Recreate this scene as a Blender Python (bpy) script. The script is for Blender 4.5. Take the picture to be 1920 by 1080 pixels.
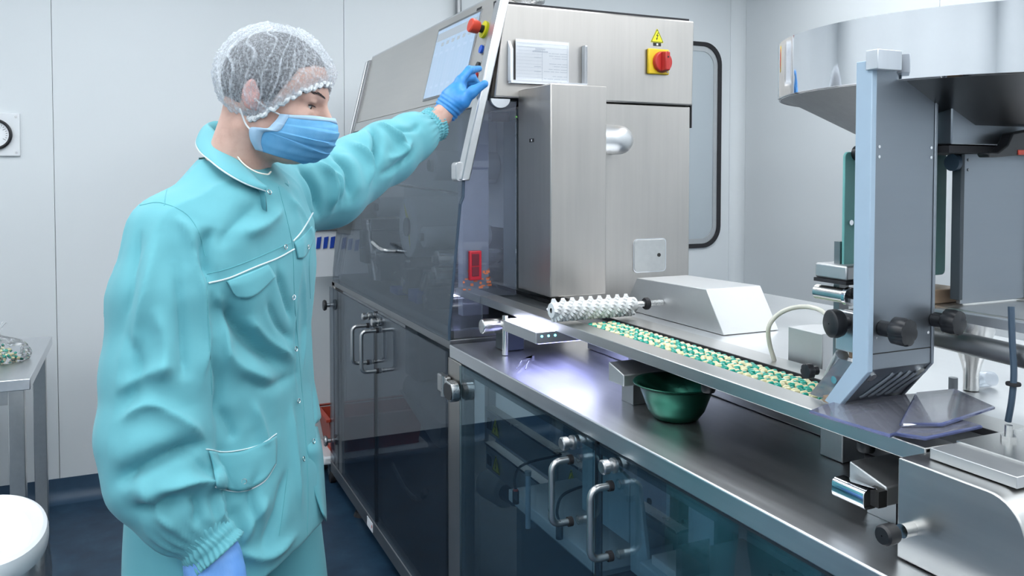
import bpy, bmesh, math, random
import numpy as np
from mathutils import Vector, Matrix, Euler
from mathutils.bvhtree import BVHTree

for o in list(bpy.data.objects):
    bpy.data.objects.remove(o, do_unlink=True)
sc = bpy.context.scene
COL = sc.collection
random.seed(7)
RNG = np.random.default_rng(5)

# ------------------------------------------------------------------ camera
F_PX, PPX, PPY, EYE = 1555.0, 960.0, 386.0, 1.42      # focal length and principal point in a 1920 x 1080 frame
YAW, PITCH = math.radians(24.45), math.atan(53 / 1555.0)
cam_d = bpy.data.cameras.new('camera')
cam_d.sensor_width = 36.0
cam_d.lens = F_PX / 1920 * 36.0
cam_d.shift_y = -(540 - PPY) / 1920.0
cam_d.clip_start = 0.02
cam = bpy.data.objects.new('camera', cam_d)
cam.location = (0, 0, EYE)
cam.rotation_euler = (math.radians(90) - PITCH, 0, -YAW)
COL.objects.link(cam)
sc.camera = cam

# ------------------------------------------------------------------ world, exposure
w = bpy.data.worlds.new('world')
sc.world = w
w.use_nodes = True
w.node_tree.nodes['Background'].inputs[0].default_value = (0.75, 0.85, 1.0, 1)
w.node_tree.nodes['Background'].inputs[1].default_value = 0.35
sc.view_settings.view_transform = 'Standard'
sc.view_settings.look = 'None'
sc.view_settings.gamma = 1.0
sc.view_settings.use_curve_mapping = False
sc.view_settings.exposure = 0.22
cy = sc.cycles
cy.use_denoising = True
cy.max_bounces = 7
cy.adaptive_threshold = 0.04
cy.diffuse_bounces = 3
cy.glossy_bounces = 3
cy.transmission_bounces = 4
cy.transparent_max_bounces = 12
cy.sample_clamp_indirect = 6.0
cy.caustics_reflective = False
cy.caustics_refractive = False
LIGHT_STRENGTH = 5.9
LIGHT_COLOR = (0.93, 0.97, 1.0)
# unseen ceiling panels, rows added to light front faces and right wall: centre x, centre y (each 0.6 x 1.2 m); the panels themselves are built with the ceiling
LAMPS = [(x_, y_) for x_ in (-1.6, -0.1, 1.4, 2.75) for y_ in (2.75, 1.3, -0.15, -1.6)]

# ------------------------------------------------------------------ pixel geometry of the survey (true distances)
FWD = np.array([math.sin(YAW) * math.cos(PITCH), math.cos(YAW) * math.cos(PITCH), -math.sin(PITCH)])
RGT = np.array([math.cos(YAW), -math.sin(YAW), 0.0])
UPV = np.cross(RGT, FWD)
CAM = np.array([0, 0, EYE])
def ray(u, v):
    return FWD + RGT * (u - PPX) / F_PX - UPV * (v - PPY) / F_PX
def at(u, v, x=None, y=None, z=None, d=None):
    r = ray(u, v)
    t = x / r[0] if x is not None else y / r[1] if y is not None else (z - EYE) / r[2] if z is not None else d
    return CAM + t * r

# ------------------------------------------------------------------ materials
MATS = {}
def newmat(name):
    m = bpy.data.materials.new(name)
    m.use_nodes = True
    MATS[name] = m
    return m, m.node_tree, m.node_tree.nodes['Principled BSDF']
def N(nt, kind, **kw):
    n = nt.nodes.new(kind)
    for k, v in kw.items():
        setattr(n, k, v)
    return n
def coords(nt, scale=(1, 1, 1)):
    tc = N(nt, 'ShaderNodeTexCoord')
    mp = N(nt, 'ShaderNodeMapping')
    mp.inputs['Scale'].default_value = scale
    nt.links.new(tc.outputs['Object'], mp.inputs[0])
    return mp.outputs[0]
def noise(nt, vec, scale, detail=3, rough=0.5):
    n = N(nt, 'ShaderNodeTexNoise')
    n.inputs['Scale'].default_value = scale
    n.inputs['Detail'].default_value = detail
    n.inputs['Roughness'].default_value = rough
    nt.links.new(vec, n.inputs['Vector'])
    return n.outputs['Fac']
def ramp(nt, fac, stops):
    r = N(nt, 'ShaderNodeValToRGB')
    el = r.color_ramp.elements
    el[0].position, el[0].color = stops[0][0], (*stops[0][1], 1)
    el[1].position, el[1].color = stops[-1][0], (*stops[-1][1], 1)
    for p, c in stops[1:-1]:
        e = el.new(p); e.color = (*c, 1)
    nt.links.new(fac, r.inputs[0])
    return r.outputs[0]
def maprange(nt, fac, a, b, c, d):
    r = N(nt, 'ShaderNodeMapRange')
    for i, v in zip(range(1, 5), (a, b, c, d)):
        r.inputs[i].default_value = v
    nt.links.new(fac, r.inputs[0])
    return r.outputs[0]
def bump(nt, bs, h, strength, dist=0.002):
    b = N(nt, 'ShaderNodeBump')
    b.inputs['Strength'].default_value = strength
    b.inputs['Distance'].default_value = dist
    nt.links.new(h, b.inputs['Height'])
    nt.links.new(b.outputs[0], bs.inputs['Normal'])
def plain(name, col, rough=0.5, metal=0.0, var=0.06, nscale=12, spec=0.5, bmp=0.0):
    m, nt, bs = newmat(name)
    v = coords(nt)
    n = noise(nt, v, nscale, 4)
    lo = tuple(c * (1 - var) for c in col); hi = tuple(min(1, c * (1 + var)) for c in col)
    nt.links.new(ramp(nt, n, [(0.3, lo), (0.7, hi)]), bs.inputs['Base Color'])
    bs.inputs['Roughness'].default_value = rough
    bs.inputs['Metallic'].default_value = metal
    bs.inputs['Specular IOR Level'].default_value = spec
    if bmp:
        bump(nt, bs, noise(nt, v, nscale * 20, 2), bmp, 0.001)
    return m
def steel(name, col, rough, scale=(1, 1, 1), var=0.08, rvar=0.06, bmp=0.05):
    """brushed stainless steel: grain drawn out along the axis whose scale is small"""
    m, nt, bs = newmat(name)
    v = coords(nt, scale)
    n = noise(nt, v, 60, 4, 0.6)
    v2 = coords(nt)
    n2 = noise(nt, v2, 3.0, 3)
    mx = N(nt, 'ShaderNodeMath', operation='ADD')
    nt.links.new(n, mx.inputs[0]); nt.links.new(n2, mx.inputs[1])
    lo = tuple(c * (1 - var) for c in col); hi = tuple(min(1, c * (1 + var)) for c in col)
    nt.links.new(ramp(nt, maprange(nt, mx.outputs[0], 0.6, 1.4, 0, 1), [(0, lo), (1, hi)]), bs.inputs['Base Color'])
    nt.links.new(maprange(nt, mx.outputs[0], 0.6, 1.4, rough - rvar, rough + rvar), bs.inputs['Roughness'])
    bs.inputs['Metallic'].default_value = 1.0
    if bmp:
        bump(nt, bs, n, bmp, 0.0005)
    return m
def glass(name, tint, gloss_rough=0.02, refl=1.0, spec_tint=(1, 1, 1), haze=0.0, haze_col=(0.3, 0.33, 0.36)):
    """thin sheet: tinted transmission with a Fresnel mirror film and a little dust haze"""
    m = bpy.data.materials.new(name); m.use_nodes = True; MATS[name] = m
    nt = m.node_tree; nt.nodes.clear()
    out = N(nt, 'ShaderNodeOutputMaterial')
    tr = N(nt, 'ShaderNodeBsdfTransparent'); tr.inputs[0].default_value = (*[c ** 0.5 for c in tint], 1)   # a sheet has two faces
    gl = N(nt, 'ShaderNodeBsdfGlossy'); gl.inputs['Roughness'].default_value = gloss_rough
    gl.inputs['Color'].default_value = (*spec_tint, 1)
    fr = N(nt, 'ShaderNodeFresnel'); fr.inputs[0].default_value = 1.49
    mu = N(nt, 'ShaderNodeMath', operation='MULTIPLY'); mu.inputs[1].default_value = refl; mu.use_clamp = True
    nt.links.new(fr.outputs[0], mu.inputs[0])
    base = tr.outputs[0]
    if haze:
        df = N(nt, 'ShaderNodeBsdfDiffuse'); df.inputs[0].default_value = (*haze_col, 1)
        hm = N(nt, 'ShaderNodeMixShader')
        n = noise(nt, coords(nt), 5, 4)
        nt.links.new(maprange(nt, n, 0.3, 0.7, haze * 0.6, haze * 1.4), hm.inputs[0])
        nt.links.new(base, hm.inputs[1]); nt.links.new(df.outputs[0], hm.inputs[2])
        base = hm.outputs[0]
    mx = N(nt, 'ShaderNodeMixShader')
    nt.links.new(mu.outputs[0], mx.inputs[0]); nt.links.new(base, mx.inputs[1]); nt.links.new(gl.outputs[0], mx.inputs[2])
    nt.links.new(mx.outputs[0], out.inputs[0])
    return m
def emit(name, col, strength):
    m = bpy.data.materials.new(name); m.use_nodes = True; MATS[name] = m
    nt = m.node_tree; nt.nodes.clear()
    out = N(nt, 'ShaderNodeOutputMaterial'); e = N(nt, 'ShaderNodeEmission')
    e.inputs[0].default_value = (*col, 1); e.inputs[1].default_value = strength
    nt.links.new(e.outputs[0], out.inputs[0])
    return m

plain('wall_paint', (0.74, 0.78, 0.805), 0.55, var=0.015, nscale=1.5, spec=0.3)
plain('ceiling_paint', (0.82, 0.84, 0.85), 0.6, var=0.01)
plain('seam_gasket', (0.55, 0.58, 0.61), 0.6)
plain('coving_vinyl', (0.035, 0.075, 0.13), 0.45, var=0.15, nscale=10)
m, nt, bs = newmat('floor_vinyl')
v = coords(nt)
n = noise(nt, v, 9, 6, 0.65)
nt.links.new(ramp(nt, n, [(0.3, (0.010, 0.030, 0.062)), (0.55, (0.018, 0.052, 0.098)), (0.75, (0.032, 0.078, 0.13))]), bs.inputs['Base Color'])
bs.inputs['Roughness'].default_value = 0.42
steel('steel_face', (0.50, 0.475, 0.45), 0.36, (1, 1, 0.04))       # vertical grain
steel('steel_rail', (0.60, 0.60, 0.59), 0.33, (1, 0.04, 1))        # grain along the machine
steel('steel_top', (0.74, 0.75, 0.77), 0.34, (1, 0.05, 1), var=0.07)
steel('steel_deck', (0.72, 0.73, 0.74), 0.34, (1, 0.05, 1), var=0.05)
steel('steel_dark', (0.30, 0.31, 0.32), 0.42, (1, 1, 0.1))
steel('steel_plain', (0.66, 0.66, 0.65), 0.25, (1, 1, 1))
steel('steel_cast', (0.58, 0.59, 0.60), 0.48, (1, 1, 1), var=0.04, bmp=0.02)
steel('aluminium', (0.70, 0.73, 0.77), 0.42, (1, 1, 0.05), var=0.05)
steel('cone_steel', (0.16, 0.165, 0.175), 0.4, (1, 1, 1))
steel('panel_steel', (0.66, 0.635, 0.605), 0.42, (1, 0.05, 1), var=0.06)
steel('column_plate', (0.285, 0.315, 0.35), 0.4, (0.05, 1, 1), var=0.05)
steel('chrome', (0.80, 0.81, 0.83), 0.06, (1, 1, 1), var=0.02, rvar=0.02, bmp=0.0)
steel('handle_steel', (0.55, 0.55, 0.55), 0.3, (1, 1, 1), var=0.05)
plain('anodised_blue', (0.42, 0.55, 0.68), 0.4, var=0.03, spec=0.6)
plain('black_plastic', (0.016, 0.017, 0.02), 0.38, var=0.1)
plain('black_rubber', (0.02, 0.02, 0.024), 0.7, var=0.1)
plain('white_plastic', (0.80, 0.83, 0.86), 0.35, var=0.01)
plain('roller_plastic', (0.90, 0.91, 0.92), 0.5, var=0.01)
plain('red_plastic', (0.55, 0.035, 0.03), 0.35)
plain('estop_red', (0.74, 0.07, 0.035), 0.35)
plain('latch_red', (0.6, 0.02, 0.04), 0.3)
plain('latch_dark', (0.16, 0.012, 0.025), 0.4)
plain('yellow_plastic', (0.85, 0.58, 0.02), 0.4)
plain('sign_yellow', (0.82, 0.80, 0.02), 0.5, var=0.02)
plain('ink_black', (0.02, 0.02, 0.02), 0.6)
plain('button_blue', (0.02, 0.12, 0.65), 0.35)
plain('paper', (0.90, 0.92, 0.95), 0.7, var=0.01)
plain('print_grey', (0.6, 0.64, 0.7), 0.7, var=0.02)
plain('blue_tape', (0.01, 0.06, 0.42), 0.5)
plain('crate_red', (0.42, 0.05, 0.025), 0.45)
plain('hose_clear', (0.80, 0.78, 0.68), 0.25, var=0.02)
plain('cable_blue', (0.05, 0.085, 0.13), 0.5)
plain('copper_block', (0.40, 0.28, 0.19), 0.45, metal=0.4)
plain('teal_reflection', (0.20, 0.52, 0.50), 0.3, var=0.1, nscale=18)  # reflected teal gown put into the base colour of a polished plate
plain('machine_grey', (0.34, 0.38, 0.42), 0.5)
plain('machine_light', (0.66, 0.70, 0.74), 0.5)
plain('machine_dark', (0.05, 0.065, 0.08), 0.5)
plain('machine_pale', (0.45, 0.60, 0.68), 0.5)
plain('machine_teal', (0.10, 0.16, 0.18), 0.45)
plain('machine_lilac', (0.62, 0.64, 0.80), 0.45)
plain('marking_orange', (0.75, 0.22, 0.10), 0.6)
plain('capsule_green', (0.01, 0.36, 0.27), 0.12, var=0.12, nscale=300, spec=0.6)
plain('capsule_cream', (0.80, 0.75, 0.46), 0.12, var=0.05, nscale=300, spec=0.6)
plain('capsule_web', (0.12, 0.13, 0.14), 0.4, metal=0.5)
m = plain('bowl_green', (0.018, 0.125, 0.085), 0.26, metal=0.7, var=0.1)
glass('smoked_window', (0.38, 0.41, 0.445), 0.012, 0.45, (0.9, 0.95, 1), haze=0.012)
glass('smoked_door_clear', (0.52, 0.66, 0.72), 0.012, 0.38, (0.9, 0.95, 1), haze=0.004)
glass('smoked_door', (0.28, 0.305, 0.335), 0.012, 0.55, (0.9, 0.95, 1), haze=0.01)
glass('acrylic', (0.95, 0.96, 0.985), 0.02, 0.8, haze=0.04, haze_col=(0.6, 0.65, 0.75))
glass('acrylic_scratched', (0.92, 0.93, 0.97), 0.06, 0.9, haze=0.16, haze_col=(0.66, 0.68, 0.82))
glass('acrylic_guard', (0.80, 0.86, 0.93), 0.02, 1.2, haze=0.10, haze_col=(0.55, 0.6, 0.8))
glass('acrylic_edge', (0.35, 0.42, 0.75), 0.1, 1.0, haze=0.25, haze_col=(0.3, 0.36, 0.75))
glass('window_pane', (0.95, 0.98, 1.0), 0.01, 0.5)
glass('bag_film', (0.97, 0.98, 0.99), 0.10, 0.9, haze=0.025, haze_col=(0.8, 0.85, 0.9))
glass('acrylic_thin', (0.985, 0.99, 1.0), 0.02, 0.4)
emit('added_ceiling_lamp', LIGHT_COLOR, LIGHT_STRENGTH)
emit('light_table', (0.70, 0.73, 1.0), 30.0)
emit('added_under_light', (0.45, 0.48, 1.0), 3.2)  # added emission for the lilac pool of light on the worktop
emit('led_cyan', (0.15, 0.8, 1.0), 5.0)
emit('led_green', (0.3, 0.9, 0.2), 0.5)
# screen: pale blue picture with a white tool bar and faint rows
m = bpy.data.materials.new('screen_picture'); m.use_nodes = True; MATS['screen_picture'] = m
nt = m.node_tree; bs = nt.nodes['Principled BSDF']
br = N(nt, 'ShaderNodeTexBrick')
br.inputs['Scale'].default_value = 9.0
br.inputs['Color1'].default_value = (0.40, 0.52, 0.68, 1); br.inputs['Color2'].default_value = (0.38, 0.51, 0.67, 1)
br.inputs['Mortar'].default_value = (0.43, 0.55, 0.71, 1); br.inputs['Mortar Size'].default_value = 0.01
tc = N(nt, 'ShaderNodeTexCoord'); nt.links.new(tc.outputs['Object'], br.inputs['Vector'])
nt.links.new(br.outputs[0], bs.inputs['Base Color']); nt.links.new(br.outputs[0], bs.inputs['Emission Color'])
bs.inputs['Emission Strength'].default_value = 0.16; bs.inputs['Roughness'].default_value = 0.12
emit('screen_bar', (0.62, 0.73, 0.84), 0.66)

# ------------------------------------------------------------------ mesh helpers
class MB:
    """collects shapes; build() links them as ONE mesh object"""
    def __init__(s):
        s.v, s.f, s.m = [], [], []
    def add(s, vs, fs, mi=0):
        o = len(s.v)
        s.v += [tuple(map(float, p)) for p in vs]
        s.f += [tuple(i + o for i in f) for f in fs]
        s.m += [mi] * len(fs)
        return s
    def box(s, a, b, mi=0):
        x0, y0, z0 = (min(p, q) for p, q in zip(a, b)); x1, y1, z1 = (max(p, q) for p, q in zip(a, b))
        return s.add([(x0, y0, z0), (x1, y0, z0), (x1, y1, z0), (x0, y1, z0), (x0, y0, z1), (x1, y0, z1), (x1, y1, z1), (x0, y1, z1)],
                     [(0, 3, 2, 1), (4, 5, 6, 7), (0, 1, 5, 4), (1, 2, 6, 5), (2, 3, 7, 6), (3, 0, 4, 7)], mi)
    def hexa(s, base, top, mi=0):
        """any frustum: n base points (counter-clockwise from outside below) and n top points"""
        n = len(base)
        fs = [tuple(range(n))[::-1], tuple(range(n, 2 * n))] + [(i, (i + 1) % n, n + (i + 1) % n, n + i) for i in range(n)]
        return s.add(list(base) + list(top), fs, mi)
    def prism(s, pts, axis, a, b, mi=0):
        """polygon in the plane across the axis, drawn out from a to b; pts are the other two coordinates in x,y,z order"""
        def P(p, c):
            return {'x': (c, p[0], p[1]), 'y': (p[0], c, p[1]), 'z': (p[0], p[1], c)}[axis]
        return s.hexa([P(p, a) for p in pts], [P(p, b) for p in pts], mi)
    def cyl(s, p, q, r, r2=None, n=20, mi=0, caps=True):
        r2 = r if r2 is None else r2
        p, q = Vector(p), Vector(q); d = (q - p).normalized()
        a = d.orthogonal().normalized(); b = d.cross(a)
        vs = []
        for c, rr in ((p, r), (q, r2)):
            vs += [c + rr * (math.cos(2 * math.pi * i / n) * a + math.sin(2 * math.pi * i / n) * b) for i in range(n)]
        fs = [(i, (i + 1) % n, n + (i + 1) % n, n + i) for i in range(n)]
        if caps:
            fs += [tuple(range(n))[::-1], tuple(range(n, 2 * n))]
        return s.add(vs, fs, mi)
    def tube(s, pts, r, n=10, mi=0, caps=True, closed=False):
        pts = [Vector(p) for p in pts]; m = len(pts)
        rs = r if hasattr(r, '__len__') else [r] * m
        ref = None; vs = []
        for i, p in enumerate(pts):
            if closed:
                d = (pts[(i + 1) % m] - pts[i - 1]).normalized()
            else:
                d = (pts[min(i + 1, m - 1)] - pts[max(i - 1, 0)]).normalized()
            if ref is None:
                ref = d.orthogonal().normalized()
            ref = (ref - d * ref.dot(d)).normalized()
            b = d.cross(ref)
            vs += [p + rs[i] * (math.cos(2 * math.pi * k / n) * ref + math.sin(2 * math.pi * k / n) * b) for k in range(n)]
        fs = []
        for i in range(m if closed else m - 1):
            j = (i + 1) % m
            fs += [(i * n + k, i * n + (k + 1) % n, j * n + (k + 1) % n, j * n + k) for k in range(n)]
        if caps and not closed:
            fs += [tuple(range(n))[::-1], tuple(range((m - 1) * n, m * n))]
        return s.add(vs, fs, mi)
    def lathe(s, prof, centre, n=48, axis='z', mi=0, sx=1.0, sy=1.0):
        vs = []
        c = Vector(centre)
        for r, h in prof:
            for k in range(n):
                a = 2 * math.pi * k / n
                p = (r * math.cos(a) * sx, r * math.sin(a) * sy)
                q = {'z': (p[0], p[1], h), 'x': (h, p[0], p[1]), 'y': (p[0], h, p[1])}[axis]
                vs.append(c + Vector(q))
        fs = []
        for i in range(len(prof) - 1):
            fs += [(i * n + k, i * n + (k + 1) % n, (i + 1) * n + (k + 1) % n, (i + 1) * n + k) for k in range(n)]
        return s.add(vs, fs, mi)
    def grid(s, rows, mi=0, closed=False):
        nr, nc = len(rows), len(rows[0])
        vs = [p for r in rows for p in r]
        fs = []
        for i in range(nr - 1):
            for j in range(nc if closed else nc - 1):
                k = (j + 1) % nc
                fs.append((i * nc + j, i * nc + k, (i + 1) * nc + k, (i + 1) * nc + j))
        return s.add(vs, fs, mi)
    def mesh(s, name, mats, smooth=True, angle=35):
        me = bpy.data.meshes.new(name)
        me.from_pydata(s.v, [], s.f)
        for mm in (mats if isinstance(mats, (list, tuple)) else [mats]):
            me.materials.append(MATS[mm])
        if any(s.m):
            me.polygons.foreach_set('material_index', s.m)
        bm = bmesh.new(); bm.from_mesh(me); bmesh.ops.recalc_face_normals(bm, faces=bm.faces[:]); bm.to_mesh(me); bm.free()
        if smooth:
            me.polygons.foreach_set('use_smooth', [True] * len(me.polygons))
            me.set_sharp_from_angle(angle=math.radians(angle))
        me.update()
        return me
    def build(s, name, mats, parent=None, bevel=0.0, smooth=True, label=None, angle=35, seg=2, kind=None):
        o = bpy.data.objects.new(name, s.mesh(name, mats, smooth, angle))
        return link(o, parent, bevel, label, seg, kind)
def link(o, parent=None, bevel=0.0, label=None, seg=2, kind=None):
    COL.objects.link(o)
    if parent is not None:
        o.parent = parent
        M = Matrix.Translation(-parent.location) if parent.type == 'EMPTY' else Matrix.Identity(4)
        o.matrix_parent_inverse = M
    if bevel:
        b = o.modifiers.new('bevel', 'BEVEL'); b.width = bevel; b.segments = seg; b.limit_method = 'ANGLE'
        b.angle_limit = math.radians(40); b.harden_normals = False
    if label:
        o['label'] = label
    if kind:
        o['kind'] = kind
    return o
def tag(o, label, cat, group=None, kind=None):
    o['label'] = label; o['category'] = cat
    if group: o['group'] = group
    if kind: o['kind'] = kind
    return o
def thing(name, label, cat, loc=(0, 0, 0), group=None):
    o = bpy.data.objects.new(name, None)
    o.empty_display_size = 0.05
    o.location = loc
    COL.objects.link(o)
    return tag(o, label, cat, group)
def struct(o, label=None):
    o['kind'] = 'structure'
    if label: o['label'] = label
    return o
def rrect(w, h, r, n=6, cx=0, cy_=0):
    """rounded rectangle outline, counter-clockwise"""
    pts = []
    for (sx, sy, a0) in ((1, -1, -90), (1, 1, 0), (-1, 1, 90), (-1, -1, 180)):
        for k in range(n + 1):
            a = math.radians(a0 + 90 * k / n)
            pts.append((cx + sx * (w / 2 - r) + r * math.cos(a), cy_ + sy * (h / 2 - r) + r * math.sin(a)))
    return pts
def spline(pts, n=8):
    """Catmull-Rom through the points"""
    P = [np.array(p, float) for p in pts]
    P = [2 * P[0] - P[1]] + P + [2 * P[-1] - P[-2]]
    out = []
    for i in range(1, len(P) - 2):
        for k in range(n):
            t = k / n
            out.append(0.5 * ((2 * P[i]) + (-P[i - 1] + P[i + 1]) * t + (2 * P[i - 1] - 5 * P[i] + 4 * P[i + 1] - P[i + 2]) * t * t
                              + (-P[i - 1] + 3 * P[i] - 3 * P[i + 1] + P[i + 2]) * t ** 3))
    out.append(P[-2])
    return out
# ================================================================== the room
YB, XR, XL, YF, ZC = 4.10, 3.40, -2.40, -2.60, 2.75
fl = struct(MB().box((XL - .1, YF - .1, -0.08), (XR + .1, YB + .1, 0)).build('floor', 'floor_vinyl'), 'dark blue marbled vinyl floor')
ce = struct(MB().box((XL - .1, YF - .1, ZC), (XR + .1, YB + .1, ZC + .08)).build('ceiling', 'ceiling_paint'))
# back wall: the wall with a window opening, faced with flush panels that meet in narrow gasket seams
WX0, WX1, WZ0, WZ1 = 2.10, 3.262, 0.995, 2.235
wb = struct(MB().box((XL - .1, YB + .012, 0), (XR + .1, YB + .10, ZC)).build('wall_back', 'seam_gasket'), 'white panelled cleanroom wall behind the machine')
def wall_panel(x0, x1):
    MB().box((x0 + .0009, YB, 0), (x1 - .0009, YB + .014, ZC)).build('panel', 'wall_paint', wb, bevel=.0015)
for x0, x1 in ((XL, -1.50), (-1.50, -0.318), (-0.318, 0.951), (0.951, 2.02), (2.02, 3.335)):
    wall_panel(x0, x1)
# rounded corner post between the back and the right wall
pts = [(3.335, YB + .014), (3.335, YB)] + [(3.335 + .065 * math.sin(a), YB - .065 + .065 * math.cos(a)) for a in np.linspace(0, math.pi / 2, 8)] + [(XR + .02, YB - .065), (XR + .02, YB + .014)]
struct(MB().prism(pts, 'z', 0, ZC).build('trim_1', 'wall_paint'), 'white rounded corner post where the two walls meet')
wr = struct(MB().box((XR + .012, YF, 0), (XR + .1, YB - .065, ZC)).build('wall_right', 'seam_gasket'), 'white panelled wall on the right')
for y0, y1 in ((YF, -1.2), (-1.2, .1), (.1, 1.4), (1.4, 2.7), (2.7, YB - .065)):
    MB().box((XR, y0 + .0015, 0), (XR + .014, y1 - .0015, ZC)).build('panel', 'wall_paint', wr, bevel=.0015)
struct(MB().box((XL - .1, YF, 0), (XL, YB, ZC)).build('wall_left', 'wall_paint'))
struct(MB().box((XL, YF - .1, 0), (XR, YF, ZC)).build('wall_front', 'wall_paint'))
# vinyl coving turned up the wall foot
def coving(x0, x1):
    pr = [(YB, 0), (YB, .10), (YB - .004, .10)] + [(YB - .004 - .05 * (1 - math.cos(a)), .05 - .05 * math.sin(a)) for a in np.linspace(0, math.pi / 2, 7)]
    return MB().prism(pr, 'x', x0, x1)
struct(coving(XL, XR - .06).build('baseboard_back', 'coving_vinyl'), 'dark blue vinyl coving along the foot of the back wall')
struct(MB().box((XR - .006, YF, 0), (XR, YB - .07, .10)).build('baseboard_right', 'coving_vinyl'))
# window with rounded corners in the back wall
wn = thing('window_1', 'flush window with rounded black gasket in the white back wall', 'window', (2.68, YB, 1.6)); wn['kind'] = 'structure'
del wn['category']
cxw, czw, ww, wh = (WX0 + WX1) / 2, (WZ0 + WZ1) / 2, WX1 - WX0, WZ1 - WZ0
def ring(o, i, y0, y1):
    mb = MB(); n = len(o)
    rows = []
    for pts, y in ((o, y1), (o, y0), (i, y0), (i, y1)):
        rows.append([(p[0], y, p[1]) for p in pts])
    mb.grid(rows, closed=True)
    return mb
ring(rrect(ww, wh, .13, 10, cxw, czw), rrect(ww - .05, wh - .05, .11, 10, cxw, czw), YB - .012, YB + .01).build('gasket', 'black_rubber', wn)
ring(rrect(ww - .05, wh - .05, .11, 10, cxw, czw), rrect(ww - .11, wh - .11, .085, 10, cxw, czw), YB - .006, YB + .01).build('frame', 'steel_deck', wn)
MB().prism(rrect(ww - .10, wh - .10, .085, 10, cxw, czw), 'y', YB - .003, YB - .001).build('pane', 'window_pane', wn)
# unseen ceiling lamps, number and position chosen for the light they give
for i, (lx, ly) in enumerate(LAMPS):
    t = thing('added_ceiling_lamp', 'unseen lit ceiling panel added to light the room', 'added ceiling lamp', (lx, ly, ZC), 'added ceiling panel lamps')
    MB().prism([(lx - .32, ly - .62), (lx + .32, ly - .62), (lx + .32, ly + .62), (lx - .32, ly + .62)], 'z', ZC - .012, ZC - .001).build('frame', 'white_plastic', t)
    MB().box((lx - .3, ly - .6, ZC - .016), (lx + .3, ly + .6, ZC - .0125)).build('diffuser', 'added_ceiling_lamp', t)
# pressure gauge on the wall
g = thing('pressure_gauge', 'round dial gauge with black rim on a square white wall plate', 'gauge', (-.50, YB, 1.51))
gx, gz = -.535, 1.602
MB().box((gx - .093, YB - .012, gz - .091), (gx + .093, YB - .001, gz + .091)).build('wall_plate', 'white_plastic', g, bevel=.003)
MB().lathe([(.054, 0), (.054, -.012), (.060, -.016), (.066, -.012), (.066, 0)], (gx, YB - .012, gz), 40, 'y').build('rim', 'black_plastic', g)
MB().cyl((gx, YB - .0125, gz), (gx, YB - .018, gz), .054, n=40).build('dial', 'paper', g)
mb = MB()
for k in range(21):
    a = math.radians(-120 + 12 * k)
    d = Vector((math.sin(a), 0, math.cos(a))); q = Vector((math.cos(a), 0, -math.sin(a)))
    c = Vector((gx, YB - .0187, gz))
    l0 = .036 if k % 5 == 0 else .042
    mb.add([c + d * l0 + q * .0009, c + d * .048 + q * .0009, c + d * .048 - q * .0009, c + d * l0 - q * .0009], [(0, 1, 2, 3)])
mb.build('scale_marks', 'ink_black', g)
a = math.radians(40); d = Vector((math.sin(a), 0, math.cos(a))); q = Vector((math.cos(a), 0, -math.sin(a)))
c = Vector((gx, YB - .0195, gz))
MB().add([c + q * .002, c + d * .042, c - q * .002, c - d * .012], [(0, 1, 2, 3)]).build('needle', 'ink_black', g)
for sx in (-1, 1):
    for sz in (-1, 1):
        MB().cyl((gx + sx * .078, YB - .012, gz + sz * .076), (gx + sx * .078, YB - .0145, gz + sz * .076), .004, n=12).build('screw', 'steel_plain', g)
# steel side table with a bag of capsules
TX, TY0, TY1, TZ = -.312, 3.02, 3.80, .78
t = thing('side_table', 'stainless steel table against the back wall beside the gowned worker', 'table', (-.9, 3.4, 0))
MB().box((-1.5, TY0, TZ - .035), (TX, TY1, TZ)).build('table_top', 'steel_top', t, bevel=.002)
for lx in (-1.44, TX - .065):
    for ly in (TY0 + .02, TY1 - .07):
        lg = MB().box((lx, ly, .03), (lx + .045, ly + .045, TZ - .035)).build('leg', 'steel_rail', t, bevel=.002)
        MB().cyl((lx + .022, ly + .022, 0), (lx + .022, ly + .022, .032), .018, .014, 14).build('foot', 'black_rubber', lg)
MB().box((-1.4, TY0 + .03, TZ - .085), (TX - .06, TY0 + .05, TZ - .036)).build('apron', 'steel_rail', t)
MB().box((-1.4, TY1 - .06, TZ - .085), (TX - .06, TY1 - .04, TZ - .036)).build('apron', 'steel_rail', t)
# capsules: one two-colour shell used for the bag and the conveyor
def capsule_mesh(name, r=.0042, L=.0226):
    prof = []
    h = L / 2 - r
    for a in np.linspace(90, 0, 4): prof.append((max(r * math.cos(math.radians(a)), 1e-5), -h - r * math.sin(math.radians(a))))
    prof.append((r, 0.001))
    a1 = MB().lathe(prof, (0, 0, 0), 10, 'x', 0)
    r2 = r * 1.05
    prof = [(r, .001), (r2, .001)]
    for a in np.linspace(0, 90, 4): prof.append((max(r2 * math.cos(math.radians(a)), 1e-5), h + r2 * math.sin(math.radians(a))))
    a1.lathe(prof, (0, 0, 0), 10, 'x', 1)
    return a1.mesh(name, ['capsule_cream', 'capsule_green'])
CAPS = capsule_mesh('capsule')
def capsule(loc, rot, label, group):
    o = bpy.data.objects.new('capsule', CAPS)
    o.location = loc; o.rotation_euler = rot
    COL.objects.link(o)
    return tag(o, label, 'capsule', group)
bx, by = -.45, 3.36
rnd = random.Random(3)
k = 0
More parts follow.
